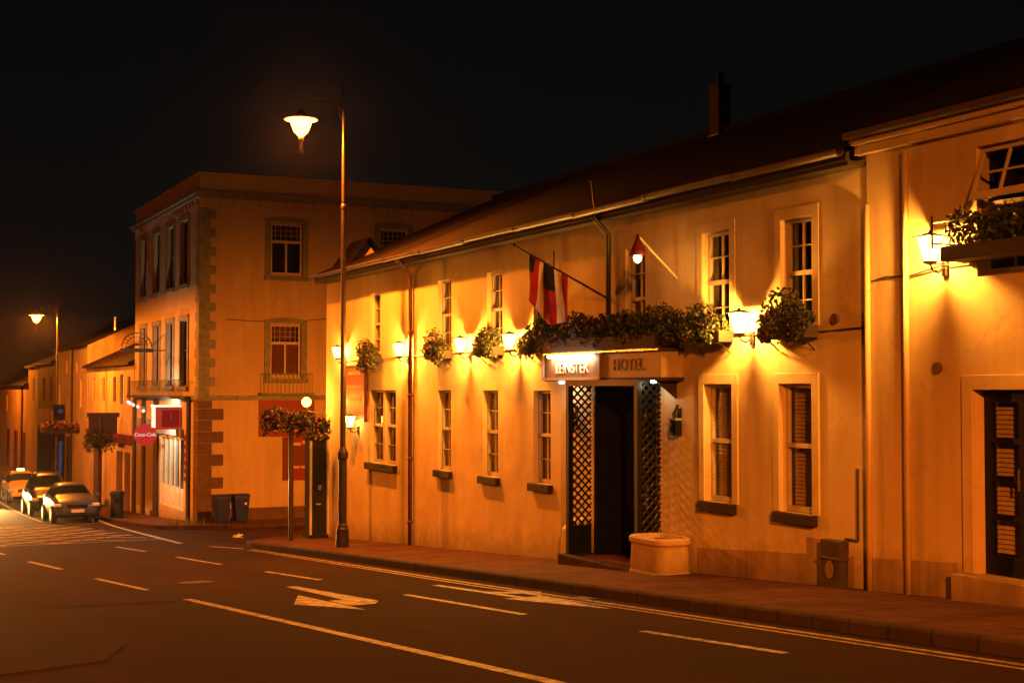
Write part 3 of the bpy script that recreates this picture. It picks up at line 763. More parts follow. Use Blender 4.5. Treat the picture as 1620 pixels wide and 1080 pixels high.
def lantern_proto():
    """black wall lantern: bracket arm, tapered four sided glass, flared cap, ball"""
    r = thing('wall_lantern', (0,0,0), '', 'lantern', 'lit lanterns along the upper walls')
    b = MB(); b.box(.21,.245,-.05,.05,-.34,-.14); b.tube([(.22,0,-.24),(.12,0,-.30),(.03,0,-.27),(0,0,-.20)], .014, 8); b.tube([(.22,0,-.18),(.1,0,-.2),(0,0,-.2)], .010, 6)
    b.build('bracket', M['iron'], r)
    g = MB(); g.lathe((0,0,0), [(.075,-.16),(.155,.12)], 4, rot=R(45)); g.build('glass', M['lantern_glass'], r)
    f = MB()
    f.lathe((0,0,0), [(.03,-.21),(.085,-.19),(.085,-.165)], 4, rot=R(45))
    f.lathe((0,0,0), [(.215,.121),(.205,.130),(.06,.165),(.02,.175),(.01,.20)], 4, rot=R(45))
    for k in range(4):
        c, s = math.cos(R(45+90*k)), math.sin(R(45+90*k))
        f.tube([(.078*c,.078*s,-.165),(.157*c,.157*s,.12)], .004, 4)
    f.build('frame', M['iron'], r)
    return r
lan = lantern_proto()
LAN = [(35.05,2.62,'wall lantern nearest the far hotel corner, half behind the street lamp column'),
       (30.55,2.58,'wall lantern beside the brown downpipe at the hotel left end'),
       (26.95,2.58,'wall lantern in the hotel row just left of the two close flower boxes'),
       (24.55,2.58,'wall lantern to the left of the flags over the hotel front'),
       (16.83,2.62,'wall lantern between the two upper windows right of the hotel canopy'),
       (12.85,3.33,'wall lantern highest up, beside the open window of the ochre house')]
for k, (y, z, lab) in enumerate(LAN):
    o = lan if k == 0 else copy_tree(lan)
    xw = XF if k < 5 else XH
    o.location = (xw-.245, y, z); o['label'] = lab
    point('lantern_flame', (-.02,0,-.02), (1,.38,.045), 520, .06, o)

# hooded lamp on a slanting pole over the canopy
hl = thing('hooded_lamp', (11.9,18.88,3.40), 'small lit bulb under a red cone at the tip of a slanting pole', 'lamp')
b = MB(); b.tube([(11.9,18.88,3.40),(11.0,18.6,4.02)], .018, 8); b.build('pole', M['trim'], hl)
b = MB(); b.lathe((11.0,18.58,3.70), [(.14,0),(.12,.08),(.05,.22),(.02,.32)], 10); b.build('hood', M['darkred'], hl, smooth=True)
b = MB(); b.lathe((11.0,18.58,3.58), [(.01,0),(.055,.04),(.065,.09),(.04,.15)], 10); b.build('bulb', M['bulb'], hl, smooth=True)
point('bulb_light', (11.0-11.9,18.58-18.88,3.62-3.40), (1,.45,.1), 14, .05, hl)

# ------------------------------------------------------------------ flag
fl = thing('flag', (11.9,21.0,3.17), 'red white and blue flag drooping from a slanting pole above the canopy', 'flag')
A_, B_ = Vector((11.9,21.0,3.17)), Vector((10.6,22.12,4.16))
b = MB(); b.tube([A_, B_], [.022,.014], 8); b.lathe((B_.x,B_.y,B_.z-.02), [(.01,0),(.035,.03),(.01,.07)], 8); b.build('pole', M['wood'], fl)
b = MB(); nu, nv = 30, 14
def fp(i, j):
    t = .44+(.84-.44)*i/nu; p = A_.lerp(B_, t); v = j/nv
    drop = .92*v*(1-.12*math.sin(i/nu*9))
    d = (B_-A_).normalized(); sd = Vector((0,0,1)).cross(d).normalized()
    return p+Vector((0,0,-drop))+sd*((.15*v**.7)*math.sin(i/nu*15.5+v*1.2)+.03*math.sin(v*6))+d*(-.10*v*math.sin(i/nu*6.0))
for i in range(nu):
    f = i/nu
    for j in range(nv):
        m = 0 if f < .16 else 1 if f < .36 else (2 if j < 6 else 0) if f < .62 else 1 if f < .72 else 0
        if f > .80 and j < 5: m = 2
        b.face([fp(i,j),fp(i+1,j),fp(i+1,j+1),fp(i,j+1)], m)
b.build('cloth', [M['redcloth'],M['whitecloth'],M['blue']], fl, smooth=True, normals=False)
ap = thing('aerial', (11.6,21.0,4.8), 'thin leaning rod standing up from the gutter', 'aerial')
b = MB(); b.tube([(11.52,20.86,4.62),(11.75,21.4,5.25)], .022, 6); b.tube([(11.72,21.3,5.22),(11.8,21.6,5.3)], .012, 6); b.build('rod', M['iron'], ap)
ap = thing('thin_pole', (11.8,23.05,2.6), 'thin upright rod on the wall right of the drooping flag', 'pole')
b = MB(); b.tube([(11.85,23.05,2.55),(11.85,23.05,4.2)], .02, 6); b.build('rod', M['iron'], ap)

# cable along the front
cb = MB(); pts = []
for k in range(60):
    y = 35.6-(35.6-14.25)*k/59; pts.append((11.875, y, 2.38+.05*(35.6-y)/21+.015*math.sin(y*1.9)))
pts += [(11.86,14.23,2.46),(11.86,14.23,3.02),(11.845,13.9,3.06),(11.845,13.45,3.04),(11.83,12.9,3.12),(11.83,11,3.14)]
cb.tube(pts, .011, 6); tag(cb.build('cable', M['iron']), 'thin dark cable clipped along the hotel front above the lower windows', 'cable')

# ------------------------------------------------------------------ flower boxes
def leaves(b, n, sampler, size, m=0):
    for _ in range(n):
        p = Vector(sampler()); s = size*rnd.uniform(.6,1.4)
        d = Vector((rnd.gauss(0,1),rnd.gauss(0,1),rnd.gauss(0,.8))).normalized()
        u = d.orthogonal().normalized(); v = d.cross(u); a = rnd.uniform(0,6.28)
        u, v = u*math.cos(a)+v*math.sin(a), v*math.cos(a)-u*math.sin(a)
        b.face([p-u*s*.5, p+v*s*.28-d*s*.05, p+u*s*.5, p-v*s*.28-d*s*.05], m)
def blob(cs):
    """random point inside one of several ellipsoids (cx,cy,cz,rx,ry,rz,weight)"""
    w = [c[6] for c in cs]
    def f():
        c = rnd.choices(cs, w)[0]
        while True:
            x, y, z = rnd.uniform(-1,1), rnd.uniform(-1,1), rnd.uniform(-1,1)
            r = x*x+y*y+z*z
            if .12 < r < 1: return (c[0]+x*c[3], c[1]+y*c[4], c[2]+z*c[5])
    return f
BOXES = [(32.1,33.25,2.30,33.0,.5,'window box with pink trailing flowers, leftmost below the narrow upper window'),
         (27.7,28.95,2.30,28.5,.7,'window box with straggling plant climbing the window just right of the downpipe'),
         (25.1,26.35,2.32,25.7,.5,'leafy window box between two glowing lanterns left of the flags'),
         (22.95,24.15,2.32,23.4,.55,'window box half hidden at the left end of the canopy planting'),
         (17.15,18.35,2.34,17.9,.55,'window box with pale flowers right of the canopy, left of a lantern'),
         (15.15,16.45,2.34,15.85,.72,'full dark green window box, rightmost on the hotel front')]
for y0, y1, z, yc, hh, lab in BOXES:
    o = thing('window_box', (11.7,(y0+y1)/2,z), lab, 'flower box', 'flower boxes on the upper hotel sills')
    b = MB(); b.box(11.60,11.86,y0+.12,y1-.12,z,z+.17); b.build('trough', M['wood'], o, bevel=.01)
    b = MB()
    for yy in (y0+.25,y1-.25): b.tube([(11.89,yy,z-.16),(11.72,yy,z-.02),(11.62,yy,z-.012)], .011, 5)
    b.build('bracket', M['iron'], o)
    L_ = y1-y0
    cs = [(11.70,(y0+y1)/2,z+.27,.17,L_*.5,.17,3),(11.70,yc,z+.32,.2,L_*.36,hh*.55,3)]
    for k in range(5): cs.append((rnd.uniform(11.52,11.66), y0+rnd.uniform(0,L_), z+rnd.uniform(-.12 if y0 > 20 else .08,.2), .1,.14,.15,.5))
    b = MB(); leaves(b, 2300 if y0 < 17 else 1300, blob(cs), .068); b.build('foliage', M['leaf2' if y0 < 17 else 'leaf'], o, normals=False)
    b = MB(); leaves(b, 90, blob([(c[0]-.05,c[1],c[2]+.02,c[3],c[4],c[5],c[6]) for c in cs]), .045); b.build('flowers', M['petal'] if lab[-6] != 'n' else M['petal2'], o, normals=False)
# long planting on top of the canopy
o = thing('balcony_planter', (11.6,20.6,2.29), 'long dense planting of dark foliage on top of the entrance canopy', 'planter')
b = MB(); b.box(11.42,11.88,18.78,22.62,2.292,2.52); b.build('trough', M['wood'], o, bevel=.01)
cs = [(11.60,18.6+.35*k,2.62+.06*math.sin(k*1.7),.26,.34,.30+.06*math.sin(k*2.3),1) for k in range(13)]
b = MB(); leaves(b, 6500, blob(cs), .08); b.build('foliage', M['leaf2'], o, normals=False)
b = MB(); leaves(b, 240, blob([(c[0]-.06,c[1],c[2],c[3],c[4],c[5],1) for c in cs[4:]]), .06); b.build('flowers', M['petal'], o, normals=False)
o = thing('window_box', (11.6,11.7,3.1), 'long window box with iron rail ends below the open window of the ochre house', 'flower box')
b = MB(); b.box(11.50,11.82,10.75,12.55,3.13,3.30); b.build('trough', M['wood'], o, bevel=.01)
b = MB()
for yy in (12.6,10.7):
    b.tube([(11.85,yy,3.58),(11.42,yy,3.58)], .012, 5); b.tube([(11.85,yy,3.34),(11.42,yy,3.34)], .012, 5); b.tube([(11.43,yy,3.28),(11.43,yy,3.66)], .014, 5); b.tube([(11.7,yy,3.28),(11.7,yy,3.6)], .012, 5)
b.tube([(11.43,10.7,3.58),(11.43,12.6,3.58)], .010, 5); b.build('rail', M['iron'], o)
cs = [(11.66,10.8+.22*k,3.48+.04*math.sin(k*2),.2,.22,.24,1) for k in range(8)]
b = MB(); leaves(b, 1800, blob(cs), .07); b.build('foliage', M['leaf2'], o, normals=False)
b = MB(); leaves(b, 60, blob(cs), .05); b.build('flowers', M['petal'], o, normals=False)

# ------------------------------------------------------------------ things on the footway by the hotel
pz = G(18.8)
o = thing('stone_planter', (11.52,18.8,pz), 'cream painted low rounded planter beside the entrance step', 'planter')
def rrect(x0,x1,y0,y1,r,n=5):
    pts = []
    for cx, cy, a in ((x1-r,y1-r,0),(x0+r,y1-r,90),(x0+r,y0+r,180),(x1-r,y0+r,270)):
        for k in range(n+1): pts.append((cx+r*math.cos(R(a+90*k/n)), cy+r*math.sin(R(a+90*k/n))))
    return pts
b = MB()
lev = [(0,-.05),(0,.02),(-.02,.05),(-.03,.44),(.0,.48),(.0,.54),(-.03,.57)]
rings = [[b.pt((x,y,pz+z)) for x, y in rrect(11.18-g,11.84+g,18.28-g,19.32+g,.2+g*.5)] for g, z in lev]
rings.append([b.pt((x,y,pz+.57)) for x, y in rrect(11.26,11.76,18.36,19.24,.15)]); rings.append([b.pt((x,y,pz+.50)) for x, y in rrect(11.28,11.74,18.38,19.22,.14)])
for a_, c_ in zip(rings, rings[1:]):
    for k in range(len(a_)): b.f.append([a_[k],a_[(k+1)%len(a_)],c_[(k+1)%len(a_)],c_[k]]); b.m.append(0)
b.f.append(rings[-1]); b.m.append(1)
b.build('tub', [plaster('planter_paint', (.52,.36,.20), .12), M['earth']], o, smooth=False)
o = thing('guard_stone', (11.62,21.98,G(22)), 'cream painted tapered guard stone at the left foot of the porch', 'guard stone')
b = MB(); b.prism([(11.44,G(22)-.02),(11.88,G(22)-.02),(11.88,G(22)+.78),(11.62,G(22)+.74),(11.5,G(22)+.6)], 'y', 21.8, 22.08); b.build('block', M['hotel'], o, bevel=.03)
o = thing('utility_cabinet', (11.8,14.92,G(14.92)), 'dark grey meter cabinet with pale emblem set low in the wall', 'cabinet')
z = G(14.92)
b = MB(); b.box(11.74,11.9,14.72,15.12,z-.02,z+.62); b.box(11.72,11.9,14.70,15.14,z+.36,z+.40); b.build('case', surf('cabinet_grey', (.05,.036,.03), .3, 9, .7), o, bevel=.01)
b = MB(); b.prism([(14.92+.08*math.cos(k*.5236),z+.24+.12*math.sin(k*.5236)) for k in range(12)], 'x', 11.725, 11.738); b.build('emblem', surf('faded_emblem', (.22,.16,.11), .4, 20, .7), o)
b = MB(); b.tube([(11.87,14.5,G(14.5)+.62),(11.87,14.5,.62)], .018, 6); b.tube([(11.87,14.5,G(14.5)+.62),(11.87,14.75,G(14.5)+.62)], .018, 6); b.build('conduit', M['iron'], o)
for y, lab in ((18.81,'small black box lamp on the wall right of the porch'),(22.25,'small black box lamp tucked beside the left porch trellis')):
    o = thing('box_lamp', (11.9,y,1.0), lab, 'lamp', 'unlit box lamps either side of the porch')
    b = MB(); b.box(11.76,11.88,y-.085,y+.085,.92,1.16); b.box(11.75,11.89,y-.095,y+.095,1.16,1.19,1); b.box(11.88,11.9,y-.05,y+.05,1.0,1.35); b.build('case', [M['black'],M['stone']], o)
    b = MB(); b.tube([(11.82,y,1.19),(11.82,y+.02,1.30),(11.86,y,1.40)], .03, 7); b.tube([(11.82,y+.05,1.19),(11.80,y+.06,1.28)], .018, 6); b.build('bracket', M['iron'], o)

# red wall board with its lit lantern
o = thing('wall_board', (11.9,34.2,1.5), 'red painted menu board on the hotel wall right of the street lamp', 'sign')
b = MB(); b.box(11.84,11.895,33.45,34.95,.86,2.22); b.build('board', M['red'], o, bevel=.01)
b = MB(); b.box(11.82,11.9,33.40,33.448,.82,2.26); b.box(11.82,11.9,34.952,35.0,.82,2.26); b.box(11.82,11.9,33.448,34.952,2.222,2.26); b.build('board_frame', M['darkred'], o)
b = MB()
for k, (yy0, yy1, zz) in enumerate(((33.7,34.7,2.0),(33.6,34.8,1.66),(33.75,34.6,1.35))): b.box(11.833,11.838,yy0,yy1,zz,zz+.09)
b.build('painted_band', surf('faded_orange', (.55,.2,.06), .3, 9, .6), o)
o = copy_tree(lan); o.location = (XF-.245, 34.0, .84); o['label'] = 'small lit lantern low on the wall at the foot of the red board'
for ch_ in list(o.children):
    if ch_.type == 'LIGHT': bpy.data.objects.remove(ch_)
point('lantern_flame', (-.02,0,-.02), (1,.56,.13), 40, .03, o)

# dark advert pillar
o = thing('advert_pillar', (11.45,36.2,G(36.2)), 'tall black advert pillar with bright steel edges at the hotel corner', 'pillar')
z = G(36.2)
b = MB(); b.box(11.24,11.66,35.9,36.5,z,z+2.62); b.box(11.2,11.70,35.86,36.54,z+2.62,z+2.70); b.box(11.2,11.70,35.86,36.54,z,z+.12); b.build('case', M['dark'], o, bevel=.01)
b = MB()
for xx in (11.19,11.66): b.box(xx,xx+.05,35.83,35.898,z+.122,z+2.618)
b.build('edge_strip', M['cream'], o)
b = MB(); b.box(11.42,11.5,35.88,35.898,z+1.3,z+1.42); b.box(11.36,11.5,35.88,35.898,z+.9,z+.94); b.build('panel_fitting', M['stone'], o)

# flower post
def basket(o, c, r, nleaf, nfl, drop=.25):
    b = MB(); b.lathe(c, [(r*.25,-r*.55),(r*.6,-r*.35),(r*.72,0)], 10); b.build('basket', M['wood'], o)
    cs = [(c[0],c[1],c[2]+r*.15,r,r,r*.6,3),(c[0]-r*.3,c[1],c[2]-r*.3,r*.8,r*.8,r*.6,1)]
    for k in range(5):
        a = k*1.257; cs.append((c[0]+r*.8*math.cos(a),c[1]+r*.8*math.sin(a),c[2]-r*.3,r*.35,r*.35,drop+.1,.5))
    b = MB(); leaves(b, nleaf, blob(cs), .11); b.build('foliage', M['leaf2'], o, normals=False)
    b = MB(); leaves(b, nfl, blob([(q[0],q[1]-.04,q[2]+.03,q[3]*1.05,q[4]*1.05,q[5]*1.05,q[6]) for q in cs]), .08); b.build('flowers', M['petal'], o, normals=False)
o = thing('flower_post', (10.47,35.18,G(35.18)), 'dark post carrying wide hanging baskets of pink flowers before the hotel corner', 'flower post')
z = G(35.18)
b = MB(); b.tube([(10.47,35.18,z),(10.47,35.18,z+3.2)], .065, 10); b.tube([(9.9,35.18,z+3.1),(11.3,35.18,z+3.1)], .02, 6); b.tube([(9.9,35.18,z+3.1),(10.47,35.18,z+2.7)], .014, 6); b.tube([(11.3,35.18,z+3.1),(10.47,35.18,z+2.7)], .014, 6); b.build('post', M['pole'], o)
basket(o, (10.05,35.18,z+3.15), .36, 900, 200); basket(o, (10.72,35.1,z+3.08), .34, 800, 190); basket(o, (11.25,35.2,z+2.95), .26, 500, 150)
# globe light on a bracket at the corner
o = thing('globe_lamp', (11.5,36.9,1.2), 'glowing globe lamp on a bracket at the far hotel corner above the pillar', 'lamp')
b = MB(); b.tube([(11.95,36.72,1.0),(11.7,36.85,.98),(11.45,36.95,1.05),(11.42,36.95,1.18)], .018, 8); b.build('bracket', M['iron'], o)
b = MB(); b.lathe((11.42,36.95,1.16), [(.03,0),(.10,.04),(.135,.12),(.12,.2),(.05,.26)], 14); b.build('globe', M['globe'], o, smooth=True)
point('globe_light', (11.42-11.5,.05,.09), (1,.33,.03), 900, .1, o)

o = thing('hidden_lamp', (16.5,36.95,2.6), 'added lamp hidden behind the hotel lighting the wall across the side street', 'lamp')  # unseen lamp, added to light the corner building's side wall
b = MB(); b.box(16.3,16.7,36.72,36.95,2.5,2.72); b.prism([(36.72,2.74),(37.12,2.70),(37.12,2.73),(36.72,2.78)], 'x', 16.25, 16.75); b.build('case', M['iron'], o)
b = MB(); b.box(16.33,16.67,36.952,37.0,2.53,2.69); b.build('lens', M['sodium'], o)
spot('hidden_flood', (0,.12,0), (-.05,1,-.50), SOD, 15000, 96, 1, .1, o)

# ------------------------------------------------------------------ three storey corner building
XC, YC = 12.4, 54.0
cor = thing('corner_building', (XC, YC, G(YC)), 'three storey corner building with grey quoins and plain parapet', 'building')
TF, TS = onx(XC), ony(YC)
fb = [(56.0,57.3),(58.7,60.0),(61.5,62.8),(64.5,65.8)]
fh = [(a,c,5.85,8.45,.25) for a, c in fb]+[(a,c,1.75,4.4,.25) for a, c in fb]+[(56.6,61.4,-3.25,-.25,.3),(62.3,64.4,-3.7,.3,.8),(65.0,66.6,-3.7,.3,.8)]
w = MB(TF); holed(w, YC, 67.2, G, 9.95, fh, .25); 
w.build('wall', M['corner'], cor)
sh = [(15.2,16.5,6.15,8.2,.2),(19.75,21.0,6.15,8.2,.2),(15.2,16.45,2.1,4.2,.2)]
w = MB(TS); holed(w, XC, 26.5, lambda u: G(YC), 9.95, sh, .2); w.face([(26.5,0,-4),(26.5,-13.2,-4.2),(26.5,-13.2,9.95),(26.5,0,9.95)]); w.face([(XC,-13.2,-4.3),(26.5,-13.2,-4.3),(26.5,-13.2,9.95),(XC,-13.2,9.95)]); w.face([(XC,0,9.6),(26.5,0,9.6),(26.5,-13.2,9.6),(XC,-13.2,9.6)])
w.build('wall', M['corner'], cor)
b = MB(); # parapet coping, cornice, frieze blocks, storey band
b.box(XC-.10,26.6,YC-.10,YC+.25,9.952,10.04); b.box(XC-.10,XC+.25,YC+.25,67.3,9.952,10.04); b.build('coping', M['corner'], cor, bevel=.01)
b = MB(); b.box(XC-.30,26.6,YC-.30,YC-.002,9.16,9.30); b.box(XC-.30,XC-.002,YC-.002,67.3,9.16,9.30); b.box(XC-.18,26.6,YC-.18,YC-.002,9.04,9.16); b.box(XC-.18,XC-.002,YC-.002,67.3,9.04,9.16); b.build('cornice', M['stone'], cor, bevel=.015)
b = MB()
for k in range(26): b.box(XC+.25+.53*k,XC+.47+.53*k,YC-.10,YC-.002,8.78,9.04)
for k in range(22): b.box(XC-.10,XC-.002,YC+.5+.58*k,YC+.72+.58*k,8.78,9.04)
b.box(XC-.04,26.6,YC-.04,YC-.003,8.70,8.78); b.box(XC-.04,XC-.003,YC-.002,67.2,8.70,8.78); b.build('frieze', M['corner'], cor)
b = MB(); b.box(XC-.09,26.5,YC-.09,YC-.002,1.22,1.40); b.box(XC-.09,XC-.002,YC-.002,67.2,1.22,1.40); b.build('storey_band', M['stone'], cor, bevel=.01)
b = MB(); z = 1.402; k = 0
while z < 8.66:
    l = .62 if k % 2 else .40; z2 = min(z+.36, 8.68)
    b.box(XC-.035,XC+l,YC-.035,YC-.002,z,z2-.012); b.box(XC-.035,XC-.002,YC-.002,YC+(1.02-l),z,z2-.012); z = z2; k += 1
b.build('quoin', M['stone'], cor, bevel=.008)
b = MB(); z = G(YC)-.05; k = 0
while z < 1.20:
    l = .95 if k % 2 else .50; z2 = min(z+.44, 1.21)
    b.box(XC-.04,XC+l,YC-.045,YC-.002,z,z2-.015); b.box(XC-.04,XC-.002,YC-.002,YC+.75,z,z2-.015); z = z2; k += 1
q = b.build('quoin', M['quoin'], cor, bevel=.008); q['label'] = 'brown ground floor quoins'
b = MB(); b.box(XC+1.0,26.5,YC-.03,YC-.002,G(YC)-.1,-2.98); b.build('plinth', M['quoin'], cor)
b = MB(); b.tube([(XC+1.0,YC-.02,4.35)]+[(XC+1.0+1.0*k,YC-.03,4.35-.35*math.sin(k/7*math.pi)+.11*k) for k in range(1,8)], .014, 5); b.build('cable', M['iron'], cor)
for u0, u1, z0, z1, _ in sh:
    zt = z0+(z1-z0)*.64
    f = sash(cor, TS, u0, u1, z0, z0+(z1-z0)*.66, rail=0, bars=(1,0), fill='curtain' if z0 < 4 else 'dark', fr=.08)
    b = MB(TS); b.box((u0+u1)/2-.04,(u0+u1)/2+.04,-.15,-.09,z0+.1,zt); b.box(u0+.01,u1-.01,-.16,-.08,zt-.02,zt+.07); b.box(u0+.01,u0+.08,-.16,-.1,zt+.07,z1-.01); b.box(u1-.08,u1-.01,-.16,-.1,zt+.07,z1-.01); b.box(u0+.08,u1-.08,-.16,-.1,z1-.08,z1-.01)
    for k in range(1,6): b.box(u0+(u1-u0)*k/6-.008,u0+(u1-u0)*k/6+.008,-.15,-.11,zt+.07,z1-.08)
    for k in range(1,3): b.box(u0+.08,u1-.08,-.149,-.111,zt+.07+(z1-zt-.15)*k/3-.008,zt+.07+(z1-zt-.15)*k/3+.008)
    b.build('transom', M['trim'], f)
    g = MB(TS); g.face([(u0+.03,-.14,zt),(u1-.03,-.14,zt),(u1-.03,-.14,z1-.03),(u0+.03,-.14,z1-.03)]); g.build('pane', M['glass'], f)
    k = MB(TS); k.box(u0-.02,u1+.02,-.9,-.88,z0,z1); k.build('room_lining', M['dark'] if z0 > 4 else M['curtain'], f)
    s = MB(TS); g = .24
    s.box(u0-g,u0,0,.05,z0-.05,z1+.05); s.box(u1,u1+g,0,.05,z0-.05,z1+.05); s.box(u0-g-.04,u1+g+.04,0,.07,z0-.22,z0-.052)
    n = 8; top = [(u0-g,z1+.052)]+[(u0-g+(u1-u0+2*g)*k/n, z1+.17+.10*math.sin(math.pi*k/n)) for k in range(n+1)]+[(u1+g,z1+.052)]
    s.prism(top, 'y', 0, .05); s.build('surround', M['stone'], f, bevel=.008)
# juliet rail under the first floor window
b = MB()
for k in range(13): b.tube([(14.85+.165*k,YC-.32,1.5),(14.85+.165*k,YC-.32,2.25)], .012, 5)
b.tube([(14.83,YC-.32,2.25),(16.85,YC-.32,2.25)], .022, 6); b.box(14.75,16.93,YC-.38,YC-.093,1.42,1.5)
for xx in (14.85,16.83): b.tube([(xx,YC-.32,2.25),(xx,YC-.05,2.25)], .015, 5)
b.build('balcony_rail', M['stone'], cor)
for u0, u1, z0, z1, *_ in fh[:8]:
    f = sash(cor, TF, u0, u1, z0, z1, depth=.2, rail=.55, bars=(1,0), fill='dark', mt='wood')
    s = MB(TF); s.box(u0-.22,u0,0,.05,z0,z1); s.box(u1,u1+.22,0,.05,z0,z1); s.box(u0-.22,u1+.22,0,.07,z1,z1+.22); s.box(u0-.25,u1+.25,0,.12,z0-.18,z0-.002); s.build('surround', M['stone'], f, bevel=.008)
# balcony shelf and thin railing along the first floor
b = MB(); b.box(XC-.45,XC-.092,55,66.8,1.26,1.36)
for k in range(60): b.tube([(XC-.42,55.1+.195*k,1.36),(XC-.42,55.1+.195*k,2.0)], .010, 4)
b.tube([(XC-.42,55,2.0),(XC-.42,66.8,2.0)], .02, 5); b.build('balcony_rail', M['iron'], cor)
# shop front: cream glazed screen, dark piers, entries
b = MB(TF)
z0, z1 = -3.25, -.25
for k in range(6):
    u = 56.6+.96*k; b.box(max(56.6,u-.07),min(61.4,u+.07),-.2,-.06,z0,z1)
for a_, c_ in zip(range(5), range(1,6)):
    ua, uc = 56.6+.96*a_+.07, 56.6+.96*c_-.07
    b.box(ua,uc,-.2,-.08,z0,z0+.85); b.box(ua,uc,-.2,-.08,z1-.16,z1); b.box(ua+.15,uc-.15,-.08,-.055,z0+.15,z0+.7)
sf_ = b.build('shop_screen', surf('pale_shop_paint', (.74,.70,.60), .15, 4, .5), cor, bevel=.006)
g = MB(TF); g.face([(56.65,-.15,z0+.8),(61.35,-.15,z0+.8),(61.35,-.15,z1-.1),(56.65,-.15,z1-.1)]); g.build('pane', M['glass'], sf_)
k = MB(TF); k.box(56.6,61.4,-1.0,-.98,z0,z1); k.build('room_lining', M['dark'], sf_)
b = MB(TF); b.box(56.55,61.45,0,.14,z1+.005,z1+.28); b.build('shop_fascia', M['stone'], cor)
for a_, c_ in ((55.35,55.75),(61.46,62.28),(64.42,64.98),(66.62,67.18)):
    b = MB(TF); b.box(a_,c_,.0,.10,G(60)-.6,1.2); b.build('pier', M['wood'], cor)
b = MB(TF); b.box(55.85,56.45,.0,.03,-2.0,-.2); po_ = b.build('poster', M['darkred'], cor)
b = MB(TF)
for k in range(5): b.box(55.92+.03*(k%2),56.38-.05*(k%3),.03,.036,-1.85+.32*k,-1.70+.32*k)
b.build('poster_print', surf('poster_print', (.5,.33,.25), .5, 18, .6), po_)
for a_, c_ in ((62.3,64.4),(65.0,66.6)):
    b = MB(TF); b.box(a_,c_,-.8,-.74,-4.2,.3); b.box(a_+.2,c_-.2,-.74,-.70,-3.6,-.4); b.build('door', M['green'], cor)
# red boards and framed poster on the side wall
b = MB(TS); b.box(14.75,17.0,.0,.06,-.22,1.20); b.build('red_board', M['red'], cor, bevel=.01)
b = MB(TS); b.box(15.72,17.0,.0,.06,-1.95,-.24); f = b.build('poster_case', M['red'], cor, bevel=.01)
b = MB(TS); b.box(16.05,16.85,.06,.07,-1.35,-.62); b.build('poster_print', M['darkred'], f)
b = MB(TS); b.box(16.05,16.44,.071,.077,-.58,-.47); b.box(16.50,16.88,.071,.077,-.52,-.41); b.box(16.05,16.40,.071,.077,-1.48,-1.40); b.box(16.46,16.75,.071,.077,-1.48,-1.40); b.build('poster_strip', M['petal2'], f)
b = MB(TS); b.box(15.72,16.0,.06,.066,-1.93,-.26); b.build('poster_edge', M['darkred'], f)
# signs hung off the shop front
o = thing('light_box_sign', (12.0,57.0,.5), 'red box sign with bright cream top edge over the shop door', 'sign')
b = MB(); b.box(11.35,12.35,57.0,57.5,.02,.92); b.build('case', M['redglow'], o, bevel=.02)
b = MB(); b.box(11.33,12.37,56.98,57.52,.922,1.0); b.box(11.30,11.345,56.98,57.52,.1,.92); b.build('lit_edge', M['boxlight'], o)
b = MB(); b.box(11.6,12.3,56.97,56.995,.12,.80); b.build('panel', emis('panel_red', (.6,.015,.012), .35), o)
b = MB(); b.box(11.93,11.98,56.955,56.968,.42,.72); b.box(11.98,12.03,56.955,56.968,.42,.47); b.build('panel_mark', M['petal2'], o)
point('box_glow', (-.75,.9,.1), (1,.78,.48), 480, .1, o)
o = thing('round_sign', (11.6,60,-.17), 'round red disc sign with white script on the shop front', 'sign')
b = MB(); b.prism([(11.52+.46*math.cos(k*.1963),-.27+.46*math.sin(k*.1963)) for k in range(32)], 'y', 59.96, 60.06); b.build('disc', emis('disc_glow', (.85,.035,.02), .62), o)  # disc and script emit their own colour to look brighter
b = MB(); b.tube([(11.97,60,-.27),(12.4,60,-.27)], .03, 6); b.tube([(12.0,60,.2),(12.4,60,.35)], .015, 6); b.build('bracket', M['iron'], o)
t_ = lettering('Coca-Cola', .21, (11.52,59.95,-.27), FACE_BACK, emis('script_glow', (1,.85,.8), .75), o)
sh_ = Matrix.Identity(4); sh_[0][1] = .25; t_.data.transform(sh_)
o = thing('iron_arch_sign', (11.3,60.3,3.6), 'black wrought iron arched sign jutting from the upper wall of the corner building', 'sign')
b = MB()
cx, cz, rr = 11.2, 3.42, .62
b.tube([(cx+rr*math.cos(R(a)),60.3,cz+rr*.95*math.sin(R(a))) for a in range(0,181,12)], .03, 6)
b.tube([(cx+.72*rr*math.cos(R(a)),60.3,cz+.7*rr*math.sin(R(a))) for a in range(0,181,12)], .02, 6)
for a in range(18,180,18): b.tube([(cx,60.3,cz+.05),(cx+rr*math.cos(R(a)),60.3,cz+rr*.95*math.sin(R(a)))], .014, 4)
b.build('arch', M['iron'], o)
b = MB(); b.box(10.52,11.9,60.26,60.34,3.20,3.36); b.build('beam', M['wood'], o)
b = MB(); b.tube([(11.9,60.3,3.28),(12.4,60.3,3.28)], .03, 6); b.tube([(11.8,60.3,3.45),(12.4,60.3,4.0)], .016, 6); b.build('bracket', M['iron'], o)
o = thing('fairy_lights', (11.6,63,1.0), 'short string of small white bulbs under the shop front shelf', 'lights')
b = MB(); b.tube([(11.8,57.6,1.05),(11.5,60,.85),(11.5,63,.95),(11.9,66,1.1)], .008, 4); b.build('wire', M['iron'], o)
for (x, y, z) in ((11.6,58.9,.94),(11.5,60.3,.72),(11.5,61.5,.88),(11.5,62.6,.95),(11.62,64,1.0),(11.75,65.2,1.05)):
    b = MB(); b.lathe((x,y,z), [(.02,-.07),(.07,-.02),(.06,.05),(.02,.08)], 8); b.build('bulb', M['fairy'], o)

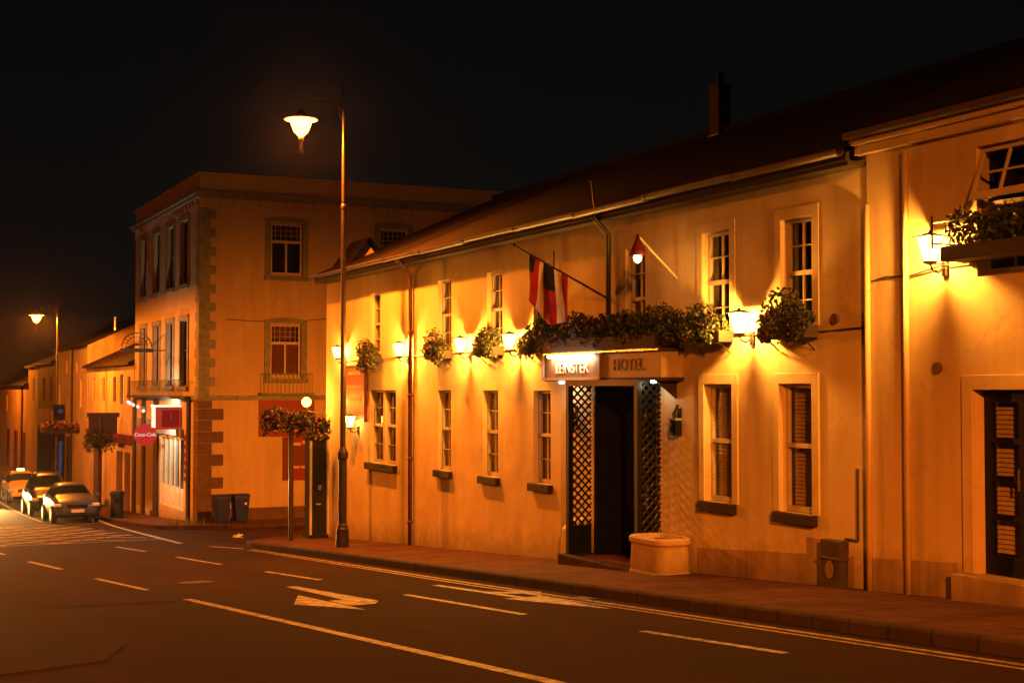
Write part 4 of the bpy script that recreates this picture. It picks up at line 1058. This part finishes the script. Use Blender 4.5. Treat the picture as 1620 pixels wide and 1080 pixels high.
# bins, litter
def wheelie(x, y, lab):
    z = G(y); o = thing('wheelie_bin', (x,y,z), lab, 'wheelie bin', 'wheelie bins by the corner building')
    b = MB()
    r0 = [(-.22,-.25),(.22,-.25),(.22,.25),(-.22,.25)]; r1 = [(-.29,-.33),(.29,-.33),(.29,.33),(-.29,.33)]
    i = [b.pt((x+p[0],y+p[1],z+.06)) for p in r0]; j = [b.pt((x+p[0],y+p[1],z+.96)) for p in r1]
    b.f += [i[::-1], j]+[[i[k],i[(k+1)%4],j[(k+1)%4],j[k]] for k in range(4)]; b.m += [0]*6
    b.build('body', M['bin'], o, bevel=.03)
    b = MB(); b.prism([(y-.38,z+.965),(y+.36,z+.965),(y+.36,z+1.05),(y-.1,z+1.08),(y-.36,z+1.02)], 'x', x-.31, x+.31); b.build('lid', M['binlid'], o, bevel=.02)
    b = MB(); b.tube([(x-.25,y+.42,z+1.0),(x+.25,y+.42,z+1.0)], .018, 6); b.build('handle', M['binlid'], o)
    for s in (-1,1):
        b = MB(); b.tube([(x+s*.24,y+.27,z+.1),(x+s*.29,y+.27,z+.1)], .1, 12); b.build('wheel', M['tyre'], o)
    return o
wheelie(12.55,51.0,'dark wheelie bin standing nearest the corner quoins')
o = wheelie(13.28,51.1,'dark wheelie bin with small pale label, right one of the pair')
b = MB(); b.box(13.36,13.44,50.74,50.76,G(51)+.68,G(51)+.76); b.build('bin_label', M['plate'], o)
o = thing('litter_bin', (10.85,62.6,G(62.6)), 'dark upright litter bin on the pavement beside the parked car', 'litter bin')
z = G(62.6)
b = MB(); b.lathe((10.85,62.6,z), [(.30,0),(.30,.06),(.28,.08),(.28,.92),(.31,.94),(.31,1.06),(.26,1.14),(.1,1.18)], 14); b.build('body', M['iron'], o)
b = MB(); b.box(10.7,11.0,62.29,62.32,z+.72,z+.86); b.build('slot', M['dark'], o)
o = thing('crumpled_paper', (9.75,38.0,G(38.0)), 'scrap of crumpled white paper at the kerb corner', 'litter')
b = MB()
for k in range(14):
    p = Vector((9.62,37.2,G(37.2)+.05)); q = [p+Vector((rnd.gauss(0,.10),rnd.gauss(0,.12),abs(rnd.gauss(.02,.05)))) for _ in range(3)]; b.face(q)
b.build('paper', M['whitecloth'], o, normals=False)
o = thing('weed', (12.0,53.4,G(53.4)), 'pale tuft of weeds on the pavement before the corner building', 'plant')
b = MB()
for k in range(90):
    p = Vector((11.5+rnd.gauss(0,.35),52.2+rnd.gauss(0,.4),0)); p.z = G(p.y)
    d = Vector((rnd.gauss(0,.12),rnd.gauss(0,.12),rnd.uniform(.1,.3))); s = Vector((.02,.01,0)); b.face([p-s,p+s,p+d])
b.build('blades', leafmat('weed_leaf', (.10,.13,.05), (.2,.22,.10)), o, normals=False)

# ------------------------------------------------------------------ houses farther down the street
def rowhouse(y0, y1, eave, ridge, mt, lab, wins, shop=None, gable=True, xf=12.4, pipe=None, name='terraced_house'):
    o = thing(name, (xf,(y0+y1)/2,G((y0+y1)/2)), lab, 'house', 'houses farther down the street')
    Tt = onx(xf)
    w = MB(Tt); holes = [tuple(h[:4])+(.18,) for h in wins]
    holed(w, y0, y1, lambda u: G(80)-.6, eave, holes, .18)
    for yy in (y0, y1): w.face([(yy,0,-5),(yy,-8,-5),(yy,-8,eave),(yy,-4,ridge-.1),(yy,0,eave)])
    w.build('wall', mt, o)
    r = MB()
    for a, c in ((xf-.3, xf+4), (xf+8.3, xf+4)):
        r.face([(a,y0-.1,eave+.06),(a,y1+.05,eave+.06),(c,y1+.05,ridge),(c,y0-.1,ridge)]); r.face([(a,y0-.1,eave-.06),(a,y1+.05,eave-.06),(c,y1+.05,ridge-.1),(c,y0-.1,ridge-.1)]); r.face([(a,y0-.1,eave+.06),(a,y1+.05,eave+.06),(a,y1+.05,eave-.06),(a,y0-.1,eave-.06)]); r.face([(a,y0-.1,eave+.06),(c,y0-.1,ridge),(c,y0-.1,ridge-.1),(a,y0-.1,eave-.06)])
    rr_ = r.build('roof', M['slate'], o)
    for h in wins:
        f = MB(Tt); a, c, p, q = h[:4]
        f.box(a,a+.07,-.16,-.1,p,q); f.box(c-.07,c,-.16,-.1,p,q); f.box(a+.07,c-.07,-.16,-.1,q-.07,q); f.box(a+.07,c-.07,-.16,-.1,p,p+.07); f.box(a+.07,c-.07,-.155,-.09,(p+q)/2-.03,(p+q)/2+.03)
        ff = f.build('window', M['wood'], o)
        g = MB(Tt); g.face([(a+.02,-.14,p+.02),(c-.02,-.14,p+.02),(c-.02,-.14,q-.02),(a+.02,-.14,q-.02)])
        g.build('pane', M['winlit'] if len(h) > 4 else M['carglass'], ff)
    if pipe:
        b = MB(); b.tube([(xf-.06,pipe,eave),(xf-.06,pipe,G(pipe))], .07, 6); b.build('downpipe', M['iron'], o)
    return o, Tt, rr_
# A
o, Tt, rr_ = rowhouse(67.4, 81.2, 2.85, 4.9, M['far1'], 'low pale house with a row of narrow windows beside the corner building',
    [(78.7,79.5,1.0,2.25),(75.5,76.3,1.0,2.25),(72.2,73.0,1.0,2.25),(70.1,71.1,.9,2.35,1),(68.3,69.1,1.0,2.25)])
b = MB(Tt); b.box(67.6,74.5,0,.12,-1.0,-.55); b.box(75.2,81,0,.12,-1.0,-.55); b.build('shop_fascia', M['darkred'], o)
for a_, c_ in ((68.2,69.4),(70.2,71.6),(76.4,78.6)):
    b = MB(Tt); b.box(a_,c_,0,.05,-4.3,-1.4); b.build('door', M['quoin'], o)
b = MB(); b.tube([(14.0,81.9,4.0),(14.0,81.9,5.75)], .10, 8); b.build('flue', M['steel'], rr_)
# B
o, Tt, rr_ = rowhouse(81.3, 94.4, 4.1, 6.1, M['far1'], 'tall yellow lit house with a dark downpipe dividing its front',
    [(83.2,83.9,.6,2.2),(85,85.6,2.6,3.2),(89.0,89.7,2.6,3.4),(92.0,92.7,.4,2.0)], pipe=86.8)
b = MB(Tt); b.box(89.8,94.2,0,.1,-4.4,-.9); b.build('shop_front', M['green'], o)
b = MB(Tt); b.box(90.3,91.6,.1,.12,-3.6,-1.6); q = b.build('blue_door', M['bluelit'], o); q['label'] = 'bluish lit door'  # panel emits faint blue, standing for blue light on the door
b = MB(Tt); b.box(87.2,88.9,0,.06,-4.4,-1.2); b.build('door', M['wood'], o)
# between B and C: dark stone front
o, Tt, rr_ = rowhouse(94.5, 103.4, 3.35, 5.3, M['quoin'], 'dark brown stone fronted house with a pale name panel', [(96,97.2,.8,2.4),(99.5,100.7,.8,2.4)])
b = MB(Tt); b.box(95,103,0,.1,-.9,.3); b.build('name_panel', M['plinth'], o)
b = MB(Tt); b.box(95,102.5,0,.1,-4.5,-1.2); b.build('shop_front', M['green'], o)
# C, D, E
rowhouse(103.5, 109.0, 3.25, 5.0, M['far1'], 'narrow bright yellow house in the distance', [(105.2,106.0,.8,2.4)])
o, Tt, rr_ = rowhouse(109.1, 129.6, 1.95, 3.9, M['far2'], 'long low orange house at the left edge of the view', [(112,113,-.2,1.2),(117,118,-.2,1.2),(123,124,-.2,1.2)], pipe=112.3)
for a_ in (110.5,115.5,121):
    b = MB(Tt); b.box(a_,a_+2.2,0,.05,-4.6,-1.6); b.build('door', M['darkred'], o)
rowhouse(130, 150, 1.2, 3.2, M['far2'], 'last low house where the street bends away', [(133,134,-.8,.6),(140,141,-.8,.6)])

# flower stands along the far pavement
o = thing('flower_post', (11.3,70,G(70)), 'dark post with a round mass of flowers under a board beside the litter bin', 'flower post')
z = G(70)
b = MB(); b.tube([(11.3,70,z),(11.3,70,z+4.6)], .09, 8); b.build('post', M['pole'], o)
b = MB(); b.box(10.68,12.2,69.94,70.06,z+4.5,z+4.72); b.box(10.75,12.1,69.96,70.04,z+3.7,z+4.498); b.build('board', M['wood'], o)
basket(o, (11.2,69.75,z+3.45), .72, 1300, 16, .35)
o = thing('flower_trough', (10.1,74.8,G(75)+3.9), 'wide trough of red flowers hung on the distant street lamp', 'flower trough')
b = MB(); b.box(9.25,11.0,74.5,74.9,-.62,-.42); b.build('trough', M['wood'], o)
cs = [(9.3+.25*k,74.65,-.32+.05*math.sin(k*2),.26,.3,.28,1) for k in range(7)]
b = MB(); leaves(b, 600, blob(cs), .14); b.build('foliage', M['leaf2'], o, normals=False)
b = MB(); leaves(b, 240, blob([(c[0],c[1]-.1,c[2]+.06,c[3],c[4],c[5],1) for c in cs]), .11); b.build('flowers', M['petal'], o, normals=False)
o = thing('road_sign', (9.9,74.8,G(75)+5), 'small square road sign high on the distant lamp post', 'sign')
b = MB(); b.box(9.72,10.3,74.70,74.74,.05,.85); b.build('plate', M['black'], o)
b = MB(); b.box(9.95,10.2,74.68,74.698,.42,.62); b.build('symbol', M['bluelit'], o)
b = MB(); b.box(9.9,9.95,74.74,74.95,.3,.6); b.build('clamp', M['iron'], o)

# ------------------------------------------------------------------ cars (nose towards -Y)
def car(x, y, lab, paint, length=4.45, width=1.78, height=1.46, suv=0, lights=None, sc=1.0):
    z0 = G(y+length/2)+ROAD; slope = (G(y+length)-G(y))/length
    o = thing('parked_car' if lights is None else 'moving_car', (x,y,z0), lab, 'car', 'cars along the kerb' if lights is None else None)
    def Tc(u, v, z):   # u across, v back from the nose
        return (x+u, y+v, G(y)+ROAD+slope*v+z*sc)
    hw = width/2
    # stations from nose to tail: v, half width at sill, half width at belt, z bottom, z belt, z roof(None), half width roof
    S = [(.0,.60,.62,.36,.56,.60,.55),(.07,.76,.80,.24,.66,.72,.68),(.35,.85,.90,.20,.74,.84,.74),(.95,.87,.94,.20,.84,.95,.76),(1.35,.88,.96,.20,.90,1.0,.76),
         (2.0,.89,.98,.20,.94,height-.06,.62),(2.4,.89,.985,.20,.95,height,.62),(3.1,.89,.98,.20,.96,height-.01,.61),(3.7,.88,.96,.21,.97,height-.16 if not suv else height-.05,.62),
         (4.15,.84,.92,.25,.96,1.05 if not suv else 1.2,.66),(4.40,.74,.80,.34,.80,.88 if not suv else 1.0,.62),(4.45,.62,.66,.42,.70,.74,.55)]
    kz = height/1.46; kl = length/4.45
    b = MB(Tc); rings = []
    for v, ws, wb, zb, zs, zr, wr in S:
        v *= kl; a = hw
        half = [(0,zb),(ws*a*.9,zb),(ws*a,zb+.10),(wb*a*1.0,zb+(zs-zb)*.55),(wb*a*.985,zs-.03),(wb*a*.94,zs+.01),(wr*a*1.04,zs+(zr-zs)*.82),(wr*a*.92,zr-.012),(wr*a*.5,zr+.01),(0,zr+.016)]
        full = half+[(-p, q) for p, q in half[-2:0:-1]]
        rings.append([b.pt((p, v, q)) for p, q in full])
    n = len(rings[0])
    glassband = {5,6,7} # faces between belt and roof
    for k in range(len(rings)-1):
        for j in range(n):
            jj = j if j < n//2 else n-1-j
            m = 0
            if jj == 5 and 4 < k < 9: m = 1                          # side windows
            if k in (4,) and jj in (5,6,7,8): m = 1                 # windscreen
            if k == 8 and jj in (5,6,7,8): m = 1                    # rear screen
            if jj in (0,): m = 2
            b.f.append([rings[k][j],rings[k][(j+1)%n],rings[k+1][(j+1)%n],rings[k+1][j]]); b.m.append(m)
    b.f.append(rings[0][::-1]); b.m.append(0); b.f.append(rings[-1]); b.m.append(0)
    body = b.build('body', [M[paint], M['carglass'], M['black']], o, smooth=True)
    sd = body.modifiers.new('sub', 'SUBSURF'); sd.levels = 1; sd.render_levels = 2
    for s in (-1, 1):
        for v in (.85*kl, 3.55*kl):
            c = Tc(s*(hw-.10), v, .32); wr_ = .32*sc
            w = MB(); w.tube([(c[0]-s*.11,c[1],c[2]),(c[0]+s*.09,c[1],c[2]),(c[0]+s*.11,c[1],c[2])], [wr_,wr_,wr_*.9], 20); wo = w.build('wheel', M['tyre'], o)
            w = MB(); w.tube([(c[0]+s*.08,c[1],c[2]),(c[0]+s*.118,c[1],c[2])], [wr_*.66,wr_*.62], 14); w.build('rim', M['rim'], wo)
        h = MB(Tc); h.box(s*hw*.80-.17,s*hw*.80+.13,.0,.22,.60,.73); h.build('headlight', M['headlamp'] if lights is None else M['beam'], o, bevel=.05)
        h = MB(Tc); h.box(s*(hw+.02)-.0,s*(hw+.02)+s*.16,1.55,1.68,.92,1.06); h.build('mirror', M[paint], o, bevel=.03)
    h = MB(Tc); h.box(-.42,.42,-.03,.1,.56,.70)
    h.build('grille', M['black'], o, bevel=.03)
    h = MB(Tc); h.box(-.26,.26,-.07,.0,.40,.51); h.build('number_plate', M['plate'], o)
    h = MB(Tc); h.box(-hw*.75,hw*.75,-.045,.12,.26,.36); h.build('bumper_intake', M['black'], o, bevel=.03)
    if lights:
        for s in (-1, 1):
            l = bpy.data.lights.new('headlight_beam', 'SPOT'); l.energy = lights; l.spot_size = R(38); l.spot_blend = .9; l.color = (1,.48,.12); l.shadow_soft_size = .08
            lo = bpy.data.objects.new('headlight_beam', l); col.objects.link(lo); lo.parent = o
            lo.location = Vector(Tc(s*hw*.78,-.12,.66))-o.location; lo.rotation_euler = Vector((.04,-1,-.17)).to_track_quat('-Z','Y').to_euler()
    return o
car(9.02, 61.4, 'silver grey parked car nearest the junction with its number plate showing', 'silver', width=1.95, sc=1.16)
car(9.0, 68.8, 'taller dark car parked directly behind the silver grey one', 'gold', height=1.68, suv=1, length=4.6, width=1.95, sc=1.22)
o = car(9.2, 81.5, 'yellow lit car at the left edge behind the parked pair', 'taxi', height=1.5, sc=1.15)
b = MB(); zt = G(84)+ROAD+1.5*1.15; b.box(9.0,9.4,84.0,84.15,zt+.0,zt+.13); b.build('roof_glow', emis('glare_glow', (1,.75,.2), 5), o, bevel=.03)  # glowing box added for the bright spot at the windscreen
o = car(6.1, 79.5, 'car with lit headlights coming up the street out of view', 'navy', lights=17000)

# ------------------------------------------------------------------ sky, moonlight, camera
w = bpy.data.worlds.new('World'); scene.world = w; w.use_nodes = True
nt = w.node_tree; nt.nodes.clear()
sky = nt.nodes.new('ShaderNodeTexSky'); sky.sky_type = 'NISHITA'; sky.sun_disc = False
sky.sun_elevation = R(3); sky.sun_rotation = R(200)
bg = nt.nodes.new('ShaderNodeBackground'); bg.inputs['Strength'].default_value = .0012
hs = nt.nodes.new('ShaderNodeHueSaturation'); hs.inputs['Saturation'].default_value = .25
out = nt.nodes.new('ShaderNodeOutputWorld')
nt.links.new(sky.outputs[0], hs.inputs['Color']); nt.links.new(hs.outputs[0], bg.inputs['Color']); nt.links.new(bg.outputs[0], out.inputs['Surface'])
s = bpy.data.lights.new('moon', 'SUN'); s.energy = .004; s.angle = R(.5); s.color = (1,.9,.8)
so = bpy.data.objects.new('moon', s); col.objects.link(so); so.rotation_euler = (R(60), 0, R(20))

cam = bpy.data.cameras.new('camera'); cam.sensor_width = 36; cam.lens = 2220/1620*36; cam.clip_end = 1500; cam.clip_start = .1
co = bpy.data.objects.new('camera', cam); col.objects.link(co)
co.location = (0, 0, 1.65); co.rotation_euler = (R(90)+math.atan(75/2220), 0, -R(25.5))
scene.camera = co
scene.view_settings.view_transform = 'Standard'; scene.view_settings.look = 'None'; scene.view_settings.exposure = 0; scene.view_settings.gamma = 1
hz, nt, out = mat('halo_haze')  # thin scattering volume added so the lamps carry a halo
vs = nt.nodes.new('ShaderNodeVolumeScatter'); vs.inputs['Density'].default_value = .00014; vs.inputs['Anisotropy'].default_value = .95
nt.links.new(vs.outputs[0], out.inputs['Volume'])
b = MB(); b.box(-60, 120, -60, 260, -8, 40); struct(b.build('halo_volume', hz))
scene.cycles.use_denoising = True
scene.cycles.max_bounces = 8; scene.cycles.transparent_max_bounces = 16
scene.cycles.sample_clamp_indirect = 4; scene.cycles.caustics_reflective = False; scene.cycles.caustics_refractive = False
for o in list(bpy.data.objects):
    if '_plaster' in o.keys(): del o['_plaster']
